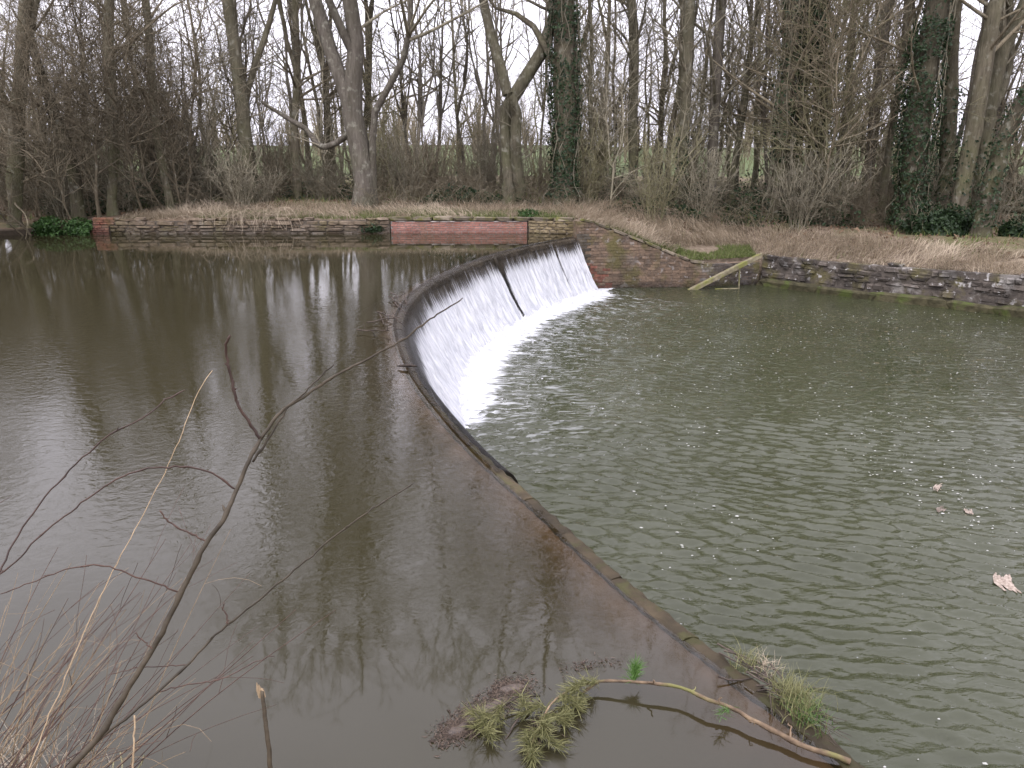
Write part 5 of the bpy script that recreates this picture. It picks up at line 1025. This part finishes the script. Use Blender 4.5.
# ------------------------------------------------------------------ near bank, bottom left: leaning saplings and dead stems
def twig_thing(name, label, cat, keys, mat, group=None, bud=True):
    b0 = TW[keys[0]][0][:3]; root = empty(name, b0, label, cat, group)
    for ki, key in enumerate(keys):
        P = np.array(TW[key]); n = max(12, len(P) * 5); q = resample(P, n); p = q[:, :3] - np.array(b0); rg = np.random.default_rng(len(key) + ki)
        kn = rg.normal(size=(n, 3)) * .0012; kn[0] = 0; p += kn; r = np.maximum(.0009, q[:, 3] * (.5 if key == 'D' else .64))
        bumps = np.zeros(n)
        if bud: bumps[rg.integers(1, n - 1, max(3, n // 7))] = 1; r = r * (1 + .28 * bumps); r[-1] *= .7; r[-2] *= 1.15
        parts = [tubes(p[None], r[None], 8, True)]
        if bud:                                                # alternate buds along the shoot
            k = np.nonzero(bumps)[0]; T = p[np.minimum(k + 1, n - 1)] - p[k]; T /= np.linalg.norm(T, axis=1, keepdims=True); d = T + rg.normal(size=T.shape) * .5
            L_ = np.clip(r[k] * 2.4, .004, .011)[:, None]; B = np.stack([p[k], p[k] + d * L_ * .6, p[k] + d * L_], 1); RB = np.stack([r[k] * .6, r[k] * .55, r[k] * .15], 1); parts.append(tubes(B, RB, 5))
        link('stem' if ki == 0 else 'side_shoot', mesh_np('stem' if ki == 0 else 'side_shoot', *join(parts)), mat if ki == 0 or key in ('right', 'right2') else M['shoot'], root)
    return root
twig_thing('leaning_sapling', 'brown sapling leaning over the water, its long fork reaching toward the fall', 'sapling', ['main', 'right', 'right2', 'up', 'arch', 'spur', 'low', 's1'], M['sapling_bark'])
twig_thing('thin_sapling', 'thin straight shoot slanting up just right of the leaning sapling', 'sapling', ['B', 'B1', 'B2', 'B3'], M['sapling_bark'])
twig_thing('arching_shoot', 'arching red brown shoot entering at the left edge over the water', 'shoot', ['C'], M['shoot'])
twig_thing('dry_cane', 'straight pale straw stem standing above the arching shoots', 'stem', ['D'], M['pale_wood'], bud=False)
bk = twig_thing('broken_stick', 'short broken stick with a splintered pale top standing in water', 'stick', ['stick'], M['sapling_bark'], bud=False)
tip = np.array(TW['stick'][-1][:3]) - np.array(TW['stick'][0][:3]); spl = np.stack([np.stack([tip + np.array([dx, 0, -.03]), tip + np.array([dx * 1.2 - .003, 0, .0]), tip + np.array([dx - .006, 0, h])]) for dx, h in ((-.009, .03), (-.003, .022), (.004, .008))])
link('splinter', mesh_np('splinter', *tubes(spl, np.array([[.0065, .006, .001]] * 3), 5)), M['pale_wood'], bk)
twig_thing('dry_cane', 'short pale stump of stem beside the base of the leaning sapling', 'stem', ['d2'], M['pale_wood'], bud=False)
# dry stems and fine twigs, too many to count
rg = np.random.default_rng(71)
def near_stems(n, x0, x1, y0, y1, l0, l1, r, az, azs, el, els, seed, K=9, bend=.25):
    rg = np.random.default_rng(seed); b_ = np.stack([rg.uniform(x0, x1, n), rg.uniform(y0, y1, n), np.zeros(n)], 1); b_[:, 2] = np.interp(b_[:, 1], [1.2, 3.0], [.72, -.1])
    a = np.radians(rg.normal(az, azs, n)); e = np.radians(rg.normal(el, els, n)); l = rg.uniform(l0, l1, n)
    d = np.stack([np.cos(a) * np.cos(e), np.sin(a) * np.cos(e), np.sin(e)], 1); P = np.zeros((n, K, 3)); P[:, 0] = b_; w = rg.normal(size=(n, 3)) * .06
    for j in range(1, K):
        w = w + rg.normal(size=(n, 3)) * .05; d = d + w * bend; d[:, 2] -= .02; d /= np.linalg.norm(d, axis=1, keepdims=True); P[:, j] = P[:, j - 1] + d * (l / (K - 1))[:, None]
    return P, r * np.linspace(1.1, .35, K)[None] * rg.uniform(.6, 1.3, (n, 1))
Pa, Ra = near_stems(60, -2.5, -1.55, 1.7, 2.7, .35, 1.15, .0021, 60, 35, 58, 14, 1)
Pb, Rb = near_stems(40, -2.5, -1.6, 1.8, 2.6, .3, .8, .0015, 30, 50, 50, 18, 2, bend=.6)
ca, cra = spawn(Pa, Ra, 4, .4, 40, lambda t, L: .05 + .15 * L, 5, rg, .1, .2, .0007, .003)
tag(link('dry_stems', mesh_np('dry_stems', *join([tubes(Pa, Ra, 5), tubes(Pb, Rb, 4), tubes(ca, cra, 3)])), M['straw_stem'] if 'straw_stem' in M else M['pale_wood']), kind='stuff')
Pa, Ra = near_stems(46, -2.4, -1.55, 1.6, 2.5, .6, 1.3, .0024, 40, 22, 38, 10, 3, bend=.12)
ca, cra = spawn(Pa, Ra, 2.0, .3, 38, lambda t, L: .08 + .25 * L, 6, rg, .1, .12, .0009, .003)
tag(link('thin_twigs', mesh_np('thin_twigs', *join([tubes(Pa, Ra, 5), tubes(ca, cra, 4)])), M['shoot']), kind='stuff')
n = 600; x = rg.uniform(-2.9, -1.8, n); y = rg.uniform(1.9, 2.85, n); z = np.interp(y, [1.2, 3.0], [.62, -.08])
tag(link('bank_grass', mesh_np('bank_grass', *blades(x, y, z, rg.uniform(.08, .3, n), rg.uniform(.002, .004, n), rg, .8)), M['straw']), kind='stuff')
bush('weed', 'green leafy weed low on the near bank under the sapling', 'weed', (-1.62, 2.55, .02), (.14, .10, .10), 70, .045, M['ivy'], M['twig_green'], 8)
bush('weed', 'single dark ivy sprig among the dry stems at lower left', 'weed', (-1.86, 2.3, .28), (.07, .07, .07), 14, .05, M['ivy'], M['twig_green'], 9)

# ------------------------------------------------------------------ floating on the pool
def flake(name, label, x, y, L, W, seed):
    rg = np.random.default_rng(seed); parts = []
    for q in range(7):                                         # ragged fibrous strips lying side by side
        n = 9; t = np.linspace(0, 1, n); l = L * rg.uniform(.45, 1.0); off = (q - 3) / 7 * W + rg.normal() * .004; x0 = rg.uniform(-.3, .2) * L * .5
        cx = x0 + (t - .5) * l; cy = off + .18 * L * np.sin(t * 2.2 + .2) + np.cumsum(rg.normal(size=n) * .004); w = W / 3.6 * (.35 + .8 * np.sin(t * 2.9 + .1)) * rg.uniform(.6, 1.3, n); z = .012 + .004 * rg.random() + np.cumsum(rg.normal(size=n) * .0015)
        a = np.stack([cx, cy - w / 2, z], 1); m = np.stack([cx, cy, z + .005], 1); c = np.stack([cx, cy + w / 2, z], 1); top = np.stack([a, m, c], 1).reshape(-1, 3); lo = np.stack([a, m - [0, 0, .008], c], 1).reshape(-1, 3)
        parts.append((np.concatenate([top, lo]), [grid_faces(n, 3), grid_faces(n, 3)[:, ::-1] + n * 3]))
    o = link(name, mesh_np(name, *join(parts)), M['bark_piece'], None, (x, y, ZL)); o.rotation_euler = (0, 0, rg.uniform(.5, 1.2)); return tag(o, label, 'bark')
flake('bark_piece', 'large pale flake of bark floating at the right edge of the pool', 5.12, 6.95, .42, .16, 1)
flake('bark_piece', 'small pale bark sliver on the pool, farthest from the camera', 5.62, 9.25, .28, .06, 2)
flake('bark_piece', 'small pale bark sliver on the pool with foam flecks round it', 5.30, 8.60, .22, .06, 3)
flake('bark_piece', 'short pale bark chip right of the two floating slivers', 5.62, 8.55, .18, .06, 4)
rg = np.random.default_rng(81); n = 1900; x = np.concatenate([rg.uniform(1.5, 13, n), rg.normal(5.6, .9, 240)]); y = np.concatenate([rg.uniform(3, 22, n), rg.normal(8.3, 1.6, 240)]); ok = (noise2(x * .5, y * .5, 5) > .35)
x, y = x[ok], y[ok]; n = len(x); sz = .003 + .013 * rg.random(n) ** 2.0; k = 7; a = np.arange(k) * 6.283 / k
rr_ = sz[:, None] * rg.uniform(.6, 1.2, (n, k)); V = np.stack([x[:, None] + np.cos(a) * rr_ * 1.5, y[:, None] + np.sin(a) * rr_, np.full((n, k), ZL + .016)], -1).reshape(-1, 3)
c = np.stack([x, y, np.full(n, ZL + .024)], 1); i = np.arange(n * k).reshape(n, k); ci = (n * k + np.arange(n))[:, None] + 0 * i
F = np.stack([i, np.roll(i, -1, 1), ci], -1).reshape(-1, 3)
tag(link('foam_glint_flecks', mesh_np('foam_glint_flecks', np.concatenate([V, c]), F), M['fleck']), kind='stuff')  # pale flecks: drifting foam, also painted glints of the ripples
tot = sum(len(m.loops) - 2 * len(m.polygons) for m in bpy.data.meshes if m.users)
print('triangles (unique meshes)', tot, 'objects', len(bpy.data.objects))
